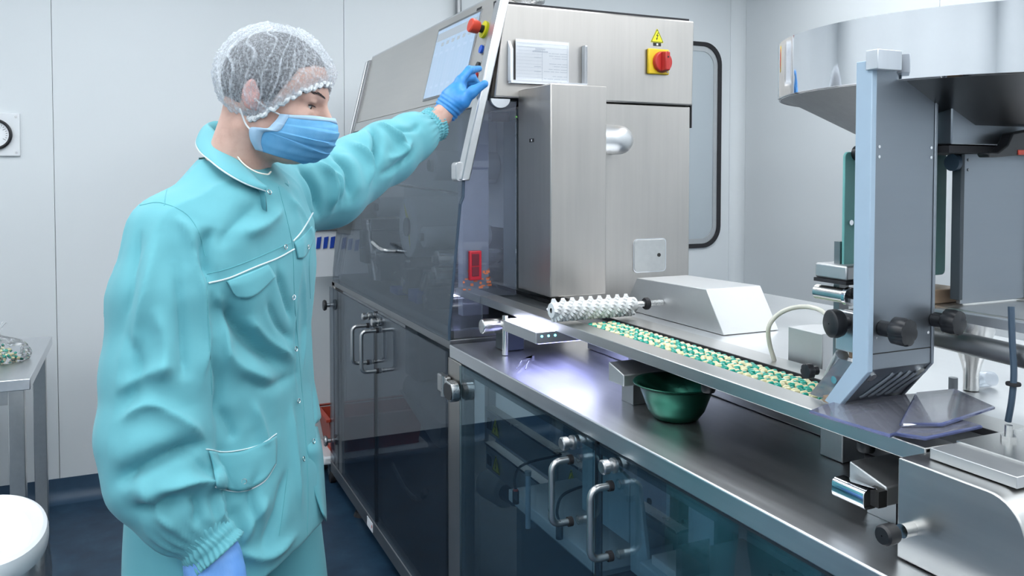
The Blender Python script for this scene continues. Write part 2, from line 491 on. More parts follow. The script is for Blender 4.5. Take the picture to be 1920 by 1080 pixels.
for layer, n_, rr in ((0, 26, .085), (1, 20, .066), (2, 14, .048), (3, 8, .03)):
    for i in range(n_):
        a = 2 * math.pi * i / n_ * (3 if layer < 2 else 2) + rnd.random() * .4; q = rr * math.sqrt((i + .6) / n_)
        capsule((bx + q * math.cos(a), by + q * math.sin(a) * .9, TZ + .008 + layer * .0145 + rnd.random() * .003), (rnd.uniform(-.6, .6), rnd.uniform(-.5, .5), rnd.random() * 6.28),
                'green and cream capsule in the clear bag on the side table', 'capsules in the clear bag')
prof = [(.001, .0015), (.09, .0015), (.103, .012), (.10, .04), (.075, .066), (.045, .078), (.02, .088), (.012, .10), (.022, .115), (.036, .13)]
bag = MB(); rows = []
for r_, h_ in spline([(p[0], p[1]) for p in prof], 4):
    rows.append([(bx + r_ * math.cos(2 * math.pi * k / 40) * (1 + .07 * math.sin(k * 2.1 + h_ * 60)), by + r_ * math.sin(2 * math.pi * k / 40) * (1 + .07 * math.sin(k * 1.3 + h_ * 45)), TZ + h_ + .0) for k in range(40)])
bag.grid(rows, closed=True)
tag(bag.build('plastic_bag', 'bag_film'), 'clear tied plastic bag of capsules standing on the steel side table', 'bag')
# oval white bin in the near left corner
cx_, cy__ = at(-17, 992, z=.60)[:2]
th = math.radians(8)
def oval(a, b, z, n=48):
    return [(cx_ + a * math.cos(2 * math.pi * k / n) * math.cos(th) - b * math.sin(2 * math.pi * k / n) * math.sin(th),
             cy__ + a * math.cos(2 * math.pi * k / n) * math.sin(th) + b * math.sin(2 * math.pi * k / n) * math.cos(th), z) for k in range(n)]
t = thing('waste_bin', 'oval white plastic bin in the near left corner', 'bin', (cx_, cy__, 0))
A_, B_ = .118, .235
MB().grid([oval(A_ * .80, B_ * .86, .002), oval(A_ * .82, B_ * .88, .02), oval(A_ * .93, B_ * .95, .57)], closed=True).build('body', 'white_plastic', t)
prof = [(.90, .93, .565), (.98, .985, .56), (1.0, 1.0, .572), (1.0, 1.0, .59), (.97, .985, .602), (.90, .94, .606), (.80, .87, .600), (.70, .80, .585), (.4, .5, .578), (.01, .01, .576)]
MB().grid([oval(A_ * p[0], B_ * p[1], p[2]) for p in prof], closed=True).build('lid', 'white_plastic', t)
rows = []
for i, z in enumerate(np.linspace(.555, .30, 9)):
    rows.append([(p[0], p[1], z + .02 * math.sin(j * 1.7)) for j, p in enumerate(oval(A_ * (.96 + .01 * i + .03 * math.sin(i)), B_ * (.97 + .008 * i), 0))])
for i in range(len(rows)):
    rows[i] = [(p[0] + .005 * math.sin(j * 1.9 + i * .5), p[1] + .005 * math.cos(j * 1.5 - i * .3), p[2]) for j, p in enumerate(rows[i])]
MB().grid(rows, closed=True).build('bin_liner', 'bag_film', t)
# ================================================================== the packaging machine
XF, YN, YFAR, ZT = .80, 2.20, 3.76, .95        # front plane, near end, far end, worktop height
def sx(z):                                      # the leaning front
    return float(np.interp(z, [.95, 1.0, 1.41, 1.65, 1.955], [.805, .805, .845, .902, .976]))
M_ = thing('packaging_machine', 'tall stainless steel packaging machine with leaning touchscreen panel and smoked window', 'machine', (1.2, 3.0, 0))
# head: leaning control panel, roof, side door
MB().prism([(sx(1.66) + .004, 1.66), (1.626, 1.66), (1.626, 1.918), (1.08, 1.918), (.99, 1.952), (sx(1.952) + .004, 1.952)], 'y', YN + .03, YFAR - .05).build('head_body', 'steel_face', M_, bevel=.004)
cp = MB().prism([(sx(1.665), 1.665), (sx(1.665) + .004, 1.665), (sx(1.957) + .004, 1.957), (sx(1.957), 1.957)], 'y', YN + .022, YFAR - .10).build('control_panel', 'panel_steel', M_)
MB().prism([(sx(1.957), 1.953), (1.06, 1.953), (1.06, 1.962), (sx(1.957), 1.962)], 'y', YN + .01, YFAR - .10).build('roof_plate', 'steel_deck', M_, bevel=.002)
MB().box((1.058, YN + .02, 1.935), (1.12, YN + .12, 1.957)).build('roof_cap', 'acrylic', M_, bevel=.008)
MB().prism([(sx(1.62) - .006, 1.622), (sx(1.62) + .03, 1.622), (sx(1.66) + .03, 1.662), (sx(1.66) - .006, 1.662)], 'y', YN + .03, YFAR - .02).build('panel_rail', 'steel_rail', M_, bevel=.003)
def lean(s_, w, z):
    return (sx(z) + s_, z)
def bar(y0, y1, z0, z1, off, wd):
    return MB().prism([(sx(z0) + off, z0), (sx(z0) + off + wd, z0), (sx(1.65) + off + wd, 1.65), (sx(z1) + off + wd, z1), (sx(z1) + off, z1), (sx(1.65) + off, 1.65)], 'y', y0, y1)
bar(YN - .022, YN + .024, 1.412, 1.962, -.012, .027).build('side_bar', 'steel_deck', M_, bevel=.004)
bar(YFAR - .10, YFAR - .075, 1.58, 1.945, -.012, .03).build('side_bar', 'steel_dark', M_, bevel=.003)
bar(YFAR - .06, YFAR - .03, 1.40, 1.945, -.012, .03).build('side_bar', 'steel_deck', M_, bevel=.003)
# pivot block at the foot of the near bar
MB().prism(rrect(.026, .055, .011, 5, sx(1.44) - .016, 1.437), 'y', YN - .006, YN + .03).build('pivot_block', 'steel_deck', M_, bevel=.002)
# touchscreen: dark rim, lit picture, tool bar
def on_panel(y, z, off=0.0):
    return (sx(z) - off, y, z)
def panel_quad(y0, y1, z0, z1, o0, o1):
    b = [on_panel(y0, z0, o0), on_panel(y1, z0, o0), on_panel(y1, z1, o0), on_panel(y0, z1, o0)]
    t_ = [on_panel(y0, z0, o1), on_panel(y1, z0, o1), on_panel(y1, z1, o1), on_panel(y0, z1, o1)]
    return MB().hexa(b, t_)
SY0, SY1, SZ0, SZ1 = 2.355, 2.735, 1.690, 1.925
scn = panel_quad(SY0 - .008, SY1 + .008, SZ0 - .008, SZ1 + .008, -.001, .003).build('screen', 'steel_dark', M_, bevel=.001)
panel_quad(SY0, SY1, SZ0, SZ1, .003, .0036).build('display', 'screen_picture', scn)
panel_quad(SY0 + .01, SY1 - .006, SZ1 - .04, SZ1 - .012, .0037, .0040).build('tool_bar', 'screen_bar', scn)
for k in range(6):
    panel_quad(SY0 + .04 + .05 * k, SY0 + .065 + .05 * k, SZ1 - .062, SZ1 - .05, .0037, .0040).build('tool_icon', 'screen_bar', scn)
panel_quad(2.36, 2.40, 1.935, 1.943, .0, .0012).build('maker_plate', 'ink_black', M_)
# emergency stop and push buttons on the panel
nrm = Vector((-(1.955 - 1.65), 0, .976 - .902)).normalized()
def on_p(y, z): return Vector(on_panel(y, z, 0))
p = on_p(2.285, 1.857)
es = MB().cyl(p, p + nrm * .008, .026, n=28).build('emergency_stop', 'sign_yellow', M_, label='yellow emergency stop base with red mushroom button')
c = p + nrm * .008
MB().cyl(c, c + nrm * .016, .012, n=20).build('stem', 'black_plastic', es)
prof = [(.013, .012), (.018, .014), (.0205, .026), (.0215, .040), (.019, .0435), (.001, .044)]
q = MB(); a0 = nrm.orthogonal().normalized(); b0 = nrm.cross(a0)
q.grid([[c + nrm * h_ + r_ * (math.cos(2 * math.pi * k / 28) * a0 + math.sin(2 * math.pi * k / 28) * b0) for k in range(28)] for r_, h_ in prof], closed=True)
q.build('mushroom_button', 'estop_red', es)
for y_, z_, cm, nm in ((2.265, 1.795, 'button_blue', 'push_button'), (2.263, 1.745, 'black_plastic', 'push_button'), (2.262, 1.715, 'red_plastic', 'push_button')):
    p = on_p(y_, z_)
    b_ = MB().cyl(p, p + nrm * .004, .0165, n=24).build(nm, 'steel_plain', M_)
    MB().cyl(p + nrm * .004, p + nrm * .010, .0125, n=24).build('cap', cm, b_)
# near end: upper door with frame seam, latch tab, lower side panel
MB().box((.955, YN + .012, 1.6455), (1.632, YN + .030, 1.93)).build('door_seal', 'black_rubber', M_)
dr = MB().prism([(.936, 1.650), (1.626, 1.650), (1.630, 1.918), (.972, 1.918)], 'y', YN - .018, YN + .012).build('side_door', 'steel_face', M_, bevel=.005)
MB().prism([(.958 + .03 * math.cos(a), 1.646 + .026 * math.sin(a)) for a in np.linspace(math.pi, 2 * math.pi, 14)], 'y', YN - .014, YN - .004).build('latch_tab', 'white_plastic', dr)
MB().box((1.632, YN + .0, 1.58), (1.637, YN + .02, 1.918)).build('hinge_strip', 'black_rubber', M_)
sp = MB().box((1.165, YN - .010, .952), (1.622, YN + .02, 1.6465)).build('side_panel', 'steel_face', M_, bevel=.003)
hat = MB().prism(rrect(.116, .100, .012, 5, 1.471, 1.176), 'y', YN - .0135, YN - .010).build('hatch', 'steel_rail', sp, bevel=.0008)
MB().cyl((1.504, YN - .0150, 1.176), (1.504, YN - .0125, 1.176), .006, n=16).build('lock_hole', 'ink_black', hat)
ring(rrect(.122, .106, .014, 5, 1.471, 1.176), rrect(.117, .101, .0125, 5, 1.471, 1.176), YN - .0125, YN - .009).build('hatch_rim', 'chrome', sp)
MB().box((1.15, YN + .02, .952), (1.60, YFAR - .04, 1.655)).build('rear_body', 'steel_face', M_, bevel=.003)
# electric warning triangle and small plate
def triangle_sign(o, ax, s_, nm='warning_sign', parent=None, bolt=True):
    """yellow triangle with black edge and lightning bolt; o = centre, ax = (right, up, out)"""
    R_, U_, O_ = (Vector(a) for a in ax); o = Vector(o)
    def P(x, y, h): return o + R_ * x * s_ + U_ * y * s_ + O_ * h
    T = [(-.5, -.43), (.5, -.43), (0, .47)]
    def rt(f): 
        out = []
        for i, (x, y) in enumerate(T):
            a, b = T[i - 1], T[(i + 1) % 3]
            for q_ in (a, b):
                out.append((f * (x + (q_[0] - x) * .06), f * (y + (q_[1] - y) * .06) + (1 - f) * -.12))
        return out
    sg = MB().hexa([P(x, y, 0) for x, y in rt(1)], [P(x, y, .0008) for x, y in rt(1)]).build(nm, 'sign_yellow', parent)
    e = rt(.93); i_ = rt(.82)
    MB().grid([[P(x, y, .0011) for x, y in e], [P(x, y, .0011) for x, y in i_]], closed=True).build('border', 'ink_black', sg)
    B = [(.06, .20), (-.09, -.02), (.01, .0), (-.05, -.16), (-.09, -.13), (-.055, -.29), (.05, -.15), (.0, -.15), (.09, .05), (-.01, .04), (.11, .2)]
    MB().add([P(x, y, .0012) for x, y in B], [tuple(range(len(B)))]).build('lightning_bolt', 'ink_black', sg)
    return sg
FX = ((1, 0, 0), (0, 0, 1), (0, -1, 0))
triangle_sign((1.489, YN - .0182, 1.862), FX, .050, parent=dr)
pl = MB().box((1.475, YN - .0195, 1.830), (1.503, YN - .018, 1.840)).build('number_plate', 'ink_black', dr)
MB().box((1.486, YN - .0200, 1.832), (1.492, YN - .0195, 1.838)).build('print', 'paper', pl)
# rotary main switch
sw = MB().box((1.450, YN - .030, 1.741), (1.528, YN - .018, 1.820)).build('main_switch', 'yellow_plastic', dr, bevel=.004, label='yellow main switch plate with red rotary handle')
c = Vector((1.498, YN - .030, 1.779))
MB().cyl(c, c + Vector((0, -.014, 0)), .0335, .031, n=36).build('dial', 'red_plastic', sw, bevel=.002)
MB().hexa([c + Vector((sx_ * .011, -.014, sz_ * .031)) for sx_, sz_ in ((-1, -1), (1, -1), (1, 1), (-1, 1))],
          [c + Vector((sx_ * .008, -.036, sz_ * .028)) for sx_, sz_ in ((-1, -1), (1, -1), (1, 1), (-1, 1))]).build('turn_handle', 'red_plastic', sw, bevel=.003)
MB().cyl(c + Vector((0, -.036, .012)), c + Vector((0, -.0368, .012)), .003, n=12).build('indicator_dot', 'ink_black', sw)
for zz in (1.749, 1.812):
    MB().cyl((1.520, YN - .030, zz), (1.520, YN - .0315, zz), .003, n=10).build('screw', 'steel_dark', sw)
# tall feed duct standing before the side panel and its elbow pipe
bx = thing('duct_box', 'tall brushed steel box standing upright in front of the machine side panel', 'housing', (1.10, 2.09, 1.09))
MB().box((1.014, 1.980, 1.097), (1.187, YN - .012, 1.672)).build('body', 'steel_face', bx, bevel=.003)
pt = MB().box((1.0128, 2.083, 1.519), (1.014, 2.110, 1.529)).build('number_plate', 'ink_black', bx)
MB().box((1.0122, 2.092, 1.521), (1.0128, 2.098, 1.527)).build('print', 'paper', pt)
pts = [(1.185, 2.10, 1.532), (1.27, 2.10, 1.532)] + [(1.27 + .055 * math.sin(a), 2.155 - .055 * math.cos(a), 1.532) for a in np.linspace(.2, math.pi / 2, 8)] + [(1.325, YN - .009, 1.532)]
MB().tube(pts, .043, 28).build('elbow_pipe', 'steel_deck', bx)
# document pocket with a form
pk = thing('document_pocket', 'clear acrylic document pocket with white edges on the steel side door', 'document holder', (1.10, YN - .02, 1.69))
yk = YN - .0185
MB().box((.986, yk - .0225, 1.697), (1.228, yk - .0205, 1.808)).build('front_sheet', 'acrylic_thin', pk)
MB().box((.980, yk - .021, 1.690), (1.228, yk - .0005, 1.699)).build('bottom_edge', 'paper', pk)
MB().prism([(yk - .0205, 1.697), (yk - .0005, 1.697), (yk - .0005, 1.812), (yk - .0205, 1.785)], 'x', .978, .9865).build('side_edge', 'paper', pk)
MB().box((1.2205, yk - .0205, 1.697), (1.228, yk - .0005, 1.812)).build('side_edge', 'paper', pk)
yp = yk - .010
pa = thing('paper_form', 'white printed form standing in the clear document pocket', 'paper', (1.09, yp, 1.70))
MB().box((.999, yp, 1.699), (1.172, yp + .0006, 1.818)).build('sheet', 'paper', pa)
mb = MB()
def ln(x0, x1, z, h=.0011): mb.box((x0, yp - .0004, z - h / 2), (x1, yp - .00005, z + h / 2))
for i, z in enumerate(np.linspace(1.806, 1.710, 11)):
    ln(1.002, 1.085, z, .0004)
mb.box((1.0835, yp - .0004, 1.703), (1.0843, yp - .00005, 1.792)); mb.box((1.166, yp - .0004, 1.703), (1.1668, yp - .00005, 1.808))
for z in (1.808, 1.7975): ln(1.002, 1.168, z, .0006)
rr = random.Random(11)
for z in (1.782, 1.775, 1.768, 1.752, 1.745, 1.736, 1.729, 1.716, 1.708):
    x = 1.166
    x_end = rr.choice((1.089, 1.105, 1.118))
    while x > x_end:
        l = rr.uniform(.012, .026)
        ln(max(x - l, x_end), x, z, .0013); x -= l + .003
for z in (1.788, 1.768, 1.742, 1.728): ln(1.058, 1.080, z, .0014)
mb.build('ruled_lines', 'print_grey', pa)
mb = MB()
for (x0, x1, z) in ((1.062, 1.094, 1.7925), (1.053, 1.102, 1.7855)):
    x = x0
    while x < x1:
        mb.box((x, yp - .0005, z - .0022), (x + .0022, yp - .00006, z + .0022)); x += .0036
mb.build('heading', 'print_grey', pa)
# smoked front window, leaning, with a bend near its foot
gw = MB()
yy0, yy1 = YN - .004, YFAR - .06
zs = [.958, 1.0, 1.41, 1.62]
o_ = [(sx(z) - .004, z) for z in zs] + [(sx(z) + .002, z) for z in zs[::-1]]
gw.prism(o_, 'y', yy0, yy1)
gwo = gw.build('smoked_window', 'smoked_window', M_)
MB().tube([(sx(z) - .002, YN - .006, z) for z in (.962, 1.0, 1.12, 1.30, 1.345)], .0045, 8).build('window_edge', 'cable_blue', gwo)
MB().tube([(sx(1.345) - .002, YN - .006, 1.345), (sx(1.36) + .006, YN - .004, 1.365), (sx(1.41) + .003, YN - .004, 1.415)], .0045, 8).build('window_edge', 'cable_blue', gwo)
hb = MB().tube(spline([(sx(1.19) - .002, 2.78, 1.165), (sx(1.19) - .035, 2.79, 1.167), (sx(1.19) - .045, 2.83, 1.172), (sx(1.19) - .04, 2.95, 1.185)], 6), .006, 10).build('window_handle', 'handle_steel', gwo)
# clear guard at the near end with a red latch
gd = MB().prism([(.806, .985), (.905, .985), (.905, 1.065), (.915, 1.078), (1.012, 1.078), (1.012, 1.640), (.905, 1.640), (.848, 1.412), (.808, 1.02)], 'y', YN - .004, YN).build('end_guard', 'acrylic_guard', M_)
lt = MB().box((.860, YN - .020, 1.128), (.897, YN - .0045, 1.212)).build('latch', 'latch_red', gd, bevel=.003)
MB().box((.866, YN - .0225, 1.170), (.888, YN - .020, 1.204)).build('latch_pad', 'latch_dark', lt, bevel=.001)
MB().box((.866, YN - .0225, 1.140), (.888, YN - .020, 1.167)).build('latch_pad', 'latch_dark', lt, bevel=.001)
mb = MB(); rr = random.Random(2)
for k in range(26):
    x0 = rr.uniform(.842, .925); z0 = rr.uniform(1.098, 1.158)
    mb.box((x0, YN - .0052, z0), (x0 + rr.uniform(.004, .014), YN - .0044, z0 + rr.uniform(.002, .008)))
mb.build('orange_marking', 'marking_orange', gd)
# inside the window: backplate, rollers, film reel, shafts
inn = M_
MB().box((1.128, YN + .05, 1.0), (1.145, YFAR - .08, 1.64)).build('back_plate', 'machine_light', inn)
MB().box((1.118, YN + .05, 1.0), (1.127, YFAR - .08, 1.25)).build('added_dark_sheet', 'machine_dark', inn)  # added dark sheet that lowers brightness in the lower half of the window
MB().box((.83, YN + .03, .955), (1.148, YFAR - .05, .985)).build('bed_plate', 'steel_dark', inn, bevel=.002)
MB().box((.93, 2.42, .985), (1.02, 2.46, 1.62)).build('guide_plate', 'machine_lilac', inn, bevel=.002)
MB().box((1.06, 2.30, .99), (1.125, 2.40, 1.60)).build('guide_column', 'machine_grey', inn, bevel=.003)
rl = MB().cyl((.93, 2.99, 1.235), (1.12, 2.99, 1.235), .115, n=48).build('film_reel', 'white_plastic', inn, bevel=.004)
MB().cyl((.922, 2.99, 1.235), (.93, 2.99, 1.235), .035, n=28).build('hub', 'machine_dark', rl)
MB().add([(.9285, 3.035, 1.325), (.9285, 2.97, 1.265), (.9285, 2.955, 1.15)], [(0, 1, 2)]).build('reel_label', 'sign_yellow', rl)
for y_, z_, r_, x0 in ((2.62, 1.46, .05, .90), (2.66, 1.22, .035, .88), (2.50, 1.16, .028, .87), (2.56, 1.10, .03, .88), (3.30, 1.30, .04, .90), (3.45, 1.12, .05, .88), (3.30, 1.10, .03, .88)):
    a_ = MB().cyl((x0, y_, z_), (1.128, y_, z_), r_, n=28).build('roller', 'machine_light' if r_ > .034 else 'steel_plain', inn, bevel=.003)
    MB().cyl((x0 - .012, y_, z_), (x0, y_, z_), r_ * .4, n=16).build('shaft_end', 'steel_dark', a_)
MB().box((.99, 2.60, 1.40), (1.128, 2.66, 1.62)).build('motor_block', 'machine_light', inn, bevel=.006)
MB().box((.92, 2.72, .99), (1.128, 2.86, 1.10)).build('forming_station', 'machine_dark', inn, bevel=.004)
MB().box((.87, 2.70, .987), (.95, 2.80, 1.03)).build('blue_block', 'blue_tape', inn, bevel=.004)
MB().box((.87, 2.93, .987), (.94, 3.03, 1.012)).build('blue_block', 'blue_tape', inn, bevel=.004)
MB().box((.95, 3.10, .99), (1.128, 3.24, 1.16)).build('forming_station', 'machine_dark', inn, bevel=.004)
MB().hexa([(.90, 3.36, .99), (1.12, 3.36, .99), (1.12, 3.44, .99), (.90, 3.44, .99)], [(.90, 3.50, 1.24), (1.12, 3.50, 1.24), (1.12, 3.58, 1.24), (.90, 3.58, 1.24)]).build('inclined_guide', 'machine_dark', inn)
for (y_, z_, ly, lz, nm_) in ((3.44, 1.13, .10, .14, 'clamp_station'), (3.20, 1.06, .07, .10, 'clamp_station'), (2.60, 1.02, .06, .07, 'clamp_station'), (2.84, 1.05, .06, .09, 'clamp_station')):
    c_ = MB().box((.87, y_ - ly / 2, z_ - lz / 2), (1.11, y_ + ly / 2, z_ + lz / 2)).build(nm_, 'machine_dark', inn, bevel=.006)
    MB().cyl((.862, y_, z_), (.87, y_, z_), .018, n=18).build('clamp_screw', 'steel_plain', c_)
for (ya, za, yb, zb) in ((2.72, 1.02, 2.66, 1.10), (3.30, 1.00, 3.42, 1.24), (2.90, 1.06, 2.86, 1.12)):
    MB().cyl((.89, ya, za), (.89, yb, zb), .009, n=12).build('link_rod', 'steel_plain', inn)
MB().tube([(1.0, 2.47, 1.36), (1.0, 3.6, 1.40)], .006, 8).build('guide_rod', 'steel_plain', inn)
MB().tube([(.93, 2.47, 1.03), (.93, 3.6, 1.05)], .008, 8).build('guide_rod', 'steel_plain', inn)
for y_ in (2.75, 2.85, 3.12):
    MB().box((1.120, y_, 1.48), (1.128, y_ + .05, 1.50)).build('vent_slot', 'ink_black', inn)
for z_ in (1.545, 1.60):
    MB().cyl((1.03, 2.24, z_), (1.034, 2.24, z_), .003, n=12).build('status_light', 'led_green' if z_ > 1.58 else 'machine_dark', inn)
MB().box((.955, 2.235, 1.585), (1.01, 2.26, 1.612)).build('sensor', 'black_plastic', inn, bevel=.003)
# lower half: frame, smoked doors, bottom rail, levelling feet
for nm, a, b in (('corner_post', (XF + .002, YN - .095, .12), (XF + .045, YN + .005, .912)), ('corner_post', (XF + .01, YFAR - .05, .12), (XF + .05, YFAR, .95)),
                 ('corner_post', (1.56, YN - .05, .12), (1.60, YN, .95)), ('corner_post', (1.56, YFAR - .05, .12), (1.60, YFAR, .95))):
    MB().box(a, b).build(nm, 'steel_face', M_, bevel=.003)
MB().box((XF - .002, YN + .012, .075), (XF + .03, YFAR, .128)).build('bottom_rail', 'steel_dark', M_, bevel=.003)
MB().box((XF + .03, YN, .085), (1.60, YFAR, .125)).build('floor_tray', 'machine_dark', M_)
MB().box((XF + .01, YN + .01, .93), (1.60, YFAR, .957)).build('bed_frame', 'steel_dark', M_, bevel=.002)
MB().box((XF + .02, YFAR - .03, .13), (1.56, YFAR - .024, .93)).build('end_pane', 'acrylic_thin', M_)
for y_ in (2.5, 3.40):
    f_ = MB().cyl((XF + .05, y_, .012), (XF + .05, y_, .085), .012, n=14).build('foot', 'steel_plain', M_)
    MB().cyl((XF + .05, y_, 0), (XF + .05, y_, .018), .034, .026, 20).build('foot_pad', 'black_rubber', f_)
st = MB().box((XF - .004, 3.02, .083), (XF - .0022, 3.10, .118)).build('rail_sticker', 'paper', M_)
mb = MB()
for k in range(4): mb.box((XF - .0048, 3.04, .090 + .006 * k), (XF - .004, 3.085, .092 + .006 * k))
mb.build('print', 'print_grey', st)
MB().box((XF - .0048, 3.026, .098), (XF - .004, 3.034, .108)).build('red_mark', 'red_plastic', st)
def d_handle(parent, y, z0, z1, reach=.045):
    x = XF - .004; r = .0068
    pts = [(x + .002, y, z1), (x - reach + .018, y, z1)]
    pts += [(x - reach + .018 - .018 * math.sin(a), y, z1 - .018 * (1 - math.cos(a))) for a in np.linspace(.2, math.pi / 2, 5)]
    pts += [(x - reach, y, z0 + .018)]
    pts += [(x - reach + .018 * (1 - math.cos(a)), y, z0 + .018 * (1 - math.sin(a))) for a in np.linspace(.2, math.pi / 2, 5)]
    pts += [(x + .002, y, z0)]
    h_ = MB().tube(pts, r, 12).build('handle', 'handle_steel', parent)
    for z in (z0, z1):
        MB().cyl((x - .008, y, z), (x + .001, y, z), .0098, n=16).build('ferrule', 'black_rubber', parent)
    return h_
def lock_knob(parent, y, z, r=.0135):
    c = Vector((XF - .003, y, z))
    k_ = MB().lathe([(.001, -.026), (r * .8, -.0265), (r, -.024), (r, -.013), (r * .82, -.011), (r * .7, -.010), (r * .7, -.004), (r * 1.05, -.003), (r * 1.05, .003)], c, 28, 'x').build('lock_knob', 'handle_steel', parent)
    return k_
def smoked_door(parent, y0, y1, z0, z1, hy, hz0, hz1, ky, kz, mat='smoked_door', reach=.045):
    d_ = MB().box((XF - .003, y0, z0), (XF + .004, y1, z1)).build('door', mat, parent)
    d_handle(d_, hy, hz0, hz1, reach); lock_knob(d_, ky, kz)
    return d_
smoked_door(M_, 2.992, YFAR - .004, .135, .925, 3.060, .722, .862, 3.060, .897, reach=.062)
smoked_door(M_, YN + .01, 2.986, .135, .925, 2.925, .718, .866, 2.925, .897, reach=.062)
for y_ in (2.99, ):
    MB().box((XF + .0, y_ - .003, .135), (XF + .012, y_ + .003, .925)).build('door_gap_strip', 'black_rubber', M_)
hg = MB().prism(rrect(.075, .052, .024, 8, 2.118, .836), 'x', XF - .030, XF - .006).build('door_hinge', 'handle_steel', M_, bevel=.003)
MB().prism(rrect(.062, .042, .019, 8, 2.116, .836), 'x', XF - .032, XF - .030).build('cover', 'black_plastic', hg)
MB().box((XF - .020, 2.166, .812), (XF - .002, 2.235, .862)).build('leaf', 'handle_steel', hg, bevel=.004)
MB().cyl((XF - .018, 2.178, .808), (XF - .018, 2.178, .866), .010, n=16).build('pin', 'handle_steel', hg)
for u_, v__ in ((614, 568), (619, 822)):
    p = at(u_, v__, x=XF)
    k_ = MB().cyl((XF - .004, YFAR - .012, p[2]), (XF - .020, YFAR - .012, p[2]), .010, n=14).build('end_knob', 'handle_steel', M_)
    MB().lathe([(.001, -.034), (.022, -.033), (.025, -.028), (.022, -.020), (.010, -.019)], (XF, YFAR - .012, p[2]), 22, 'x').build('knob_cap', 'black_plastic' if v__ < 700 else 'handle_steel', k_)
# gear inside the lower half
MB().cyl((1.0, 2.90, .60), (1.0, 3.12, .60), .055, n=28).build('motor', 'machine_light', M_, bevel=.006)
MB().box((.95, 2.94, .655), (1.10, 3.10, .93)).build('gearbox', 'machine_grey', M_, bevel=.008)
MB().hexa([(.98, 2.79, .45), (1.0, 2.79, .45), (1.0, 2.86, .45), (.98, 2.86, .45)], [(.98, 2.76, .545), (1.10, 2.76, .545), (1.10, 3.28, .545), (.98, 3.28, .545)]).build('bracket', 'machine_light', M_)
MB().tube(spline([(1.0, 3.45, .18), (.99, 3.25, .15), (.98, 3.05, .17), (.98, 2.97, .215)], 6), .008, 8).build('cable', 'machine_grey', M_)
MB().cyl((.98, 2.97, .215), (.98, 2.94, .24), .014, n=12).build('plug', 'steel_plain', M_)
# ------------------------------------------------------------------ things behind the far end of the machine
cr = thing('storage_crate', 'red orange plastic crate standing behind the smoked machine doors', 'crate', (1.0, 3.95, .13))
cx0, cx1, cy0, cy1, cz0, cz1 = .80, 1.26, 3.80, 4.06, .135, .295
MB().box((cx0 + .02, cy0 + .02, cz0), (cx1 - .02, cy1 - .02, cz0 + .008)).build('bottom', 'crate_red', cr)
for a, b in (((cx0, cy0), (cx1, cy0)), ((cx1, cy0), (cx1, cy1)), ((cx1, cy1), (cx0, cy1)), ((cx0, cy1), (cx0, cy0))):
    a, b = Vector((*a, 0)), Vector((*b, 0)); mid = Vector(((cx0 + cx1) / 2, (cy0 + cy1) / 2, 0))
    ai, bi = a + (mid - a).normalized() * .03, b + (mid - b).normalized() * .03
    nn = (mid - (a + b) / 2).normalized() * .005
    up0, up1 = Vector((0, 0, cz0)), Vector((0, 0, cz1))
    MB().hexa([ai + up0, bi + up0, bi + nn + up0, ai + nn + up0], [a + up1, b + up1, b + nn + up1, a + nn + up1]).build('side', 'crate_red', cr)
MB().grid([[(cx0 - .015, cy0 - .015, cz1), (cx1 + .015, cy0 - .015, cz1), (cx1 + .015, cy1 + .015, cz1), (cx0 - .015, cy1 + .015, cz1)],
           [(cx0 - .015, cy0 - .015, cz1 + .012), (cx1 + .015, cy0 - .015, cz1 + .012), (cx1 + .015, cy1 + .015, cz1 + .012), (cx0 - .015, cy1 + .015, cz1 + .012)],
           [(cx0 + .006, cy0 + .006, cz1 + .012), (cx1 - .006, cy0 + .006, cz1 + .012), (cx1 - .006, cy1 - .006, cz1 + .012), (cx0 + .006, cy1 - .006, cz1 + .012)]], closed=True).build('rim', 'crate_red', cr)
dl = thing('dolly', 'low white wheeled board under the red crate', 'dolly', (1.0, 3.93, 0))
MB().box((.77, 3.79, .095), (1.28, 4.07, .134)).build('deck', 'white_plastic', dl, bevel=.01)
for x_ in (.82, 1.20):
    for y_ in (3.83, 4.02):
        MB().cyl((x_ - .012, y_, .03), (x_ + .012, y_, .03), .03, n=20).build('wheel', 'black_rubber', dl)
        MB().box((x_ - .018, y_ - .012, .04), (x_ + .018, y_ + .012, .096)).build('caster_fork', 'steel_plain', dl)
sb = thing('notice_stand', 'white board stand with blue tape strips behind the far end of the machine', 'stand', (.95, 3.93, 0))
MB().box((.70, 3.925, .95), (1.16, 3.94, 1.17)).build('board', 'white_plastic', sb, bevel=.002)
MB().box((.70, 3.91, 1.17), (1.16, 3.95, 1.30)).build('head_box', 'steel_face', sb, bevel=.003)
for x_ in (.72, .74):
    MB().box((x_ - .012, 3.918, .0), (x_ + .0, 3.942, 1.17)).build('post', 'white_plastic', sb)
for k, x_ in enumerate((.785, .818, .850, .905, .935, .967, 1.005, 1.065)):
    dz = -.006 * (k > 2) * (k - 2)
    MB().hexa([(x_ - .010 - .004, 3.920, 1.085 + dz), (x_ + .008 - .004, 3.920, 1.088 + dz), (x_ + .008 - .004, 3.9245, 1.088 + dz), (x_ - .010 - .004, 3.9245, 1.085 + dz)],
              [(x_ - .008, 3.920, 1.138 + dz), (x_ + .012, 3.920, 1.142 + dz), (x_ + .012, 3.9245, 1.142 + dz), (x_ - .008, 3.9245, 1.138 + dz)]).build('tape_strip', 'blue_tape', sb)
pp = thing('service_pipe', 'grey steel pipe running up the wall behind the machine top', 'pipe', (1.505, 4.06, 0))
MB().cyl((1.545, 4.07, .0), (1.545, 4.07, ZC), .016, n=18).build('pipe_run', 'steel_dark', pp)
for z_ in (.5, 1.5, 2.4):
    MB().box((1.52, 4.05, z_), (1.57, 4.10, z_ + .03)).build('bracket', 'steel_plain', pp)
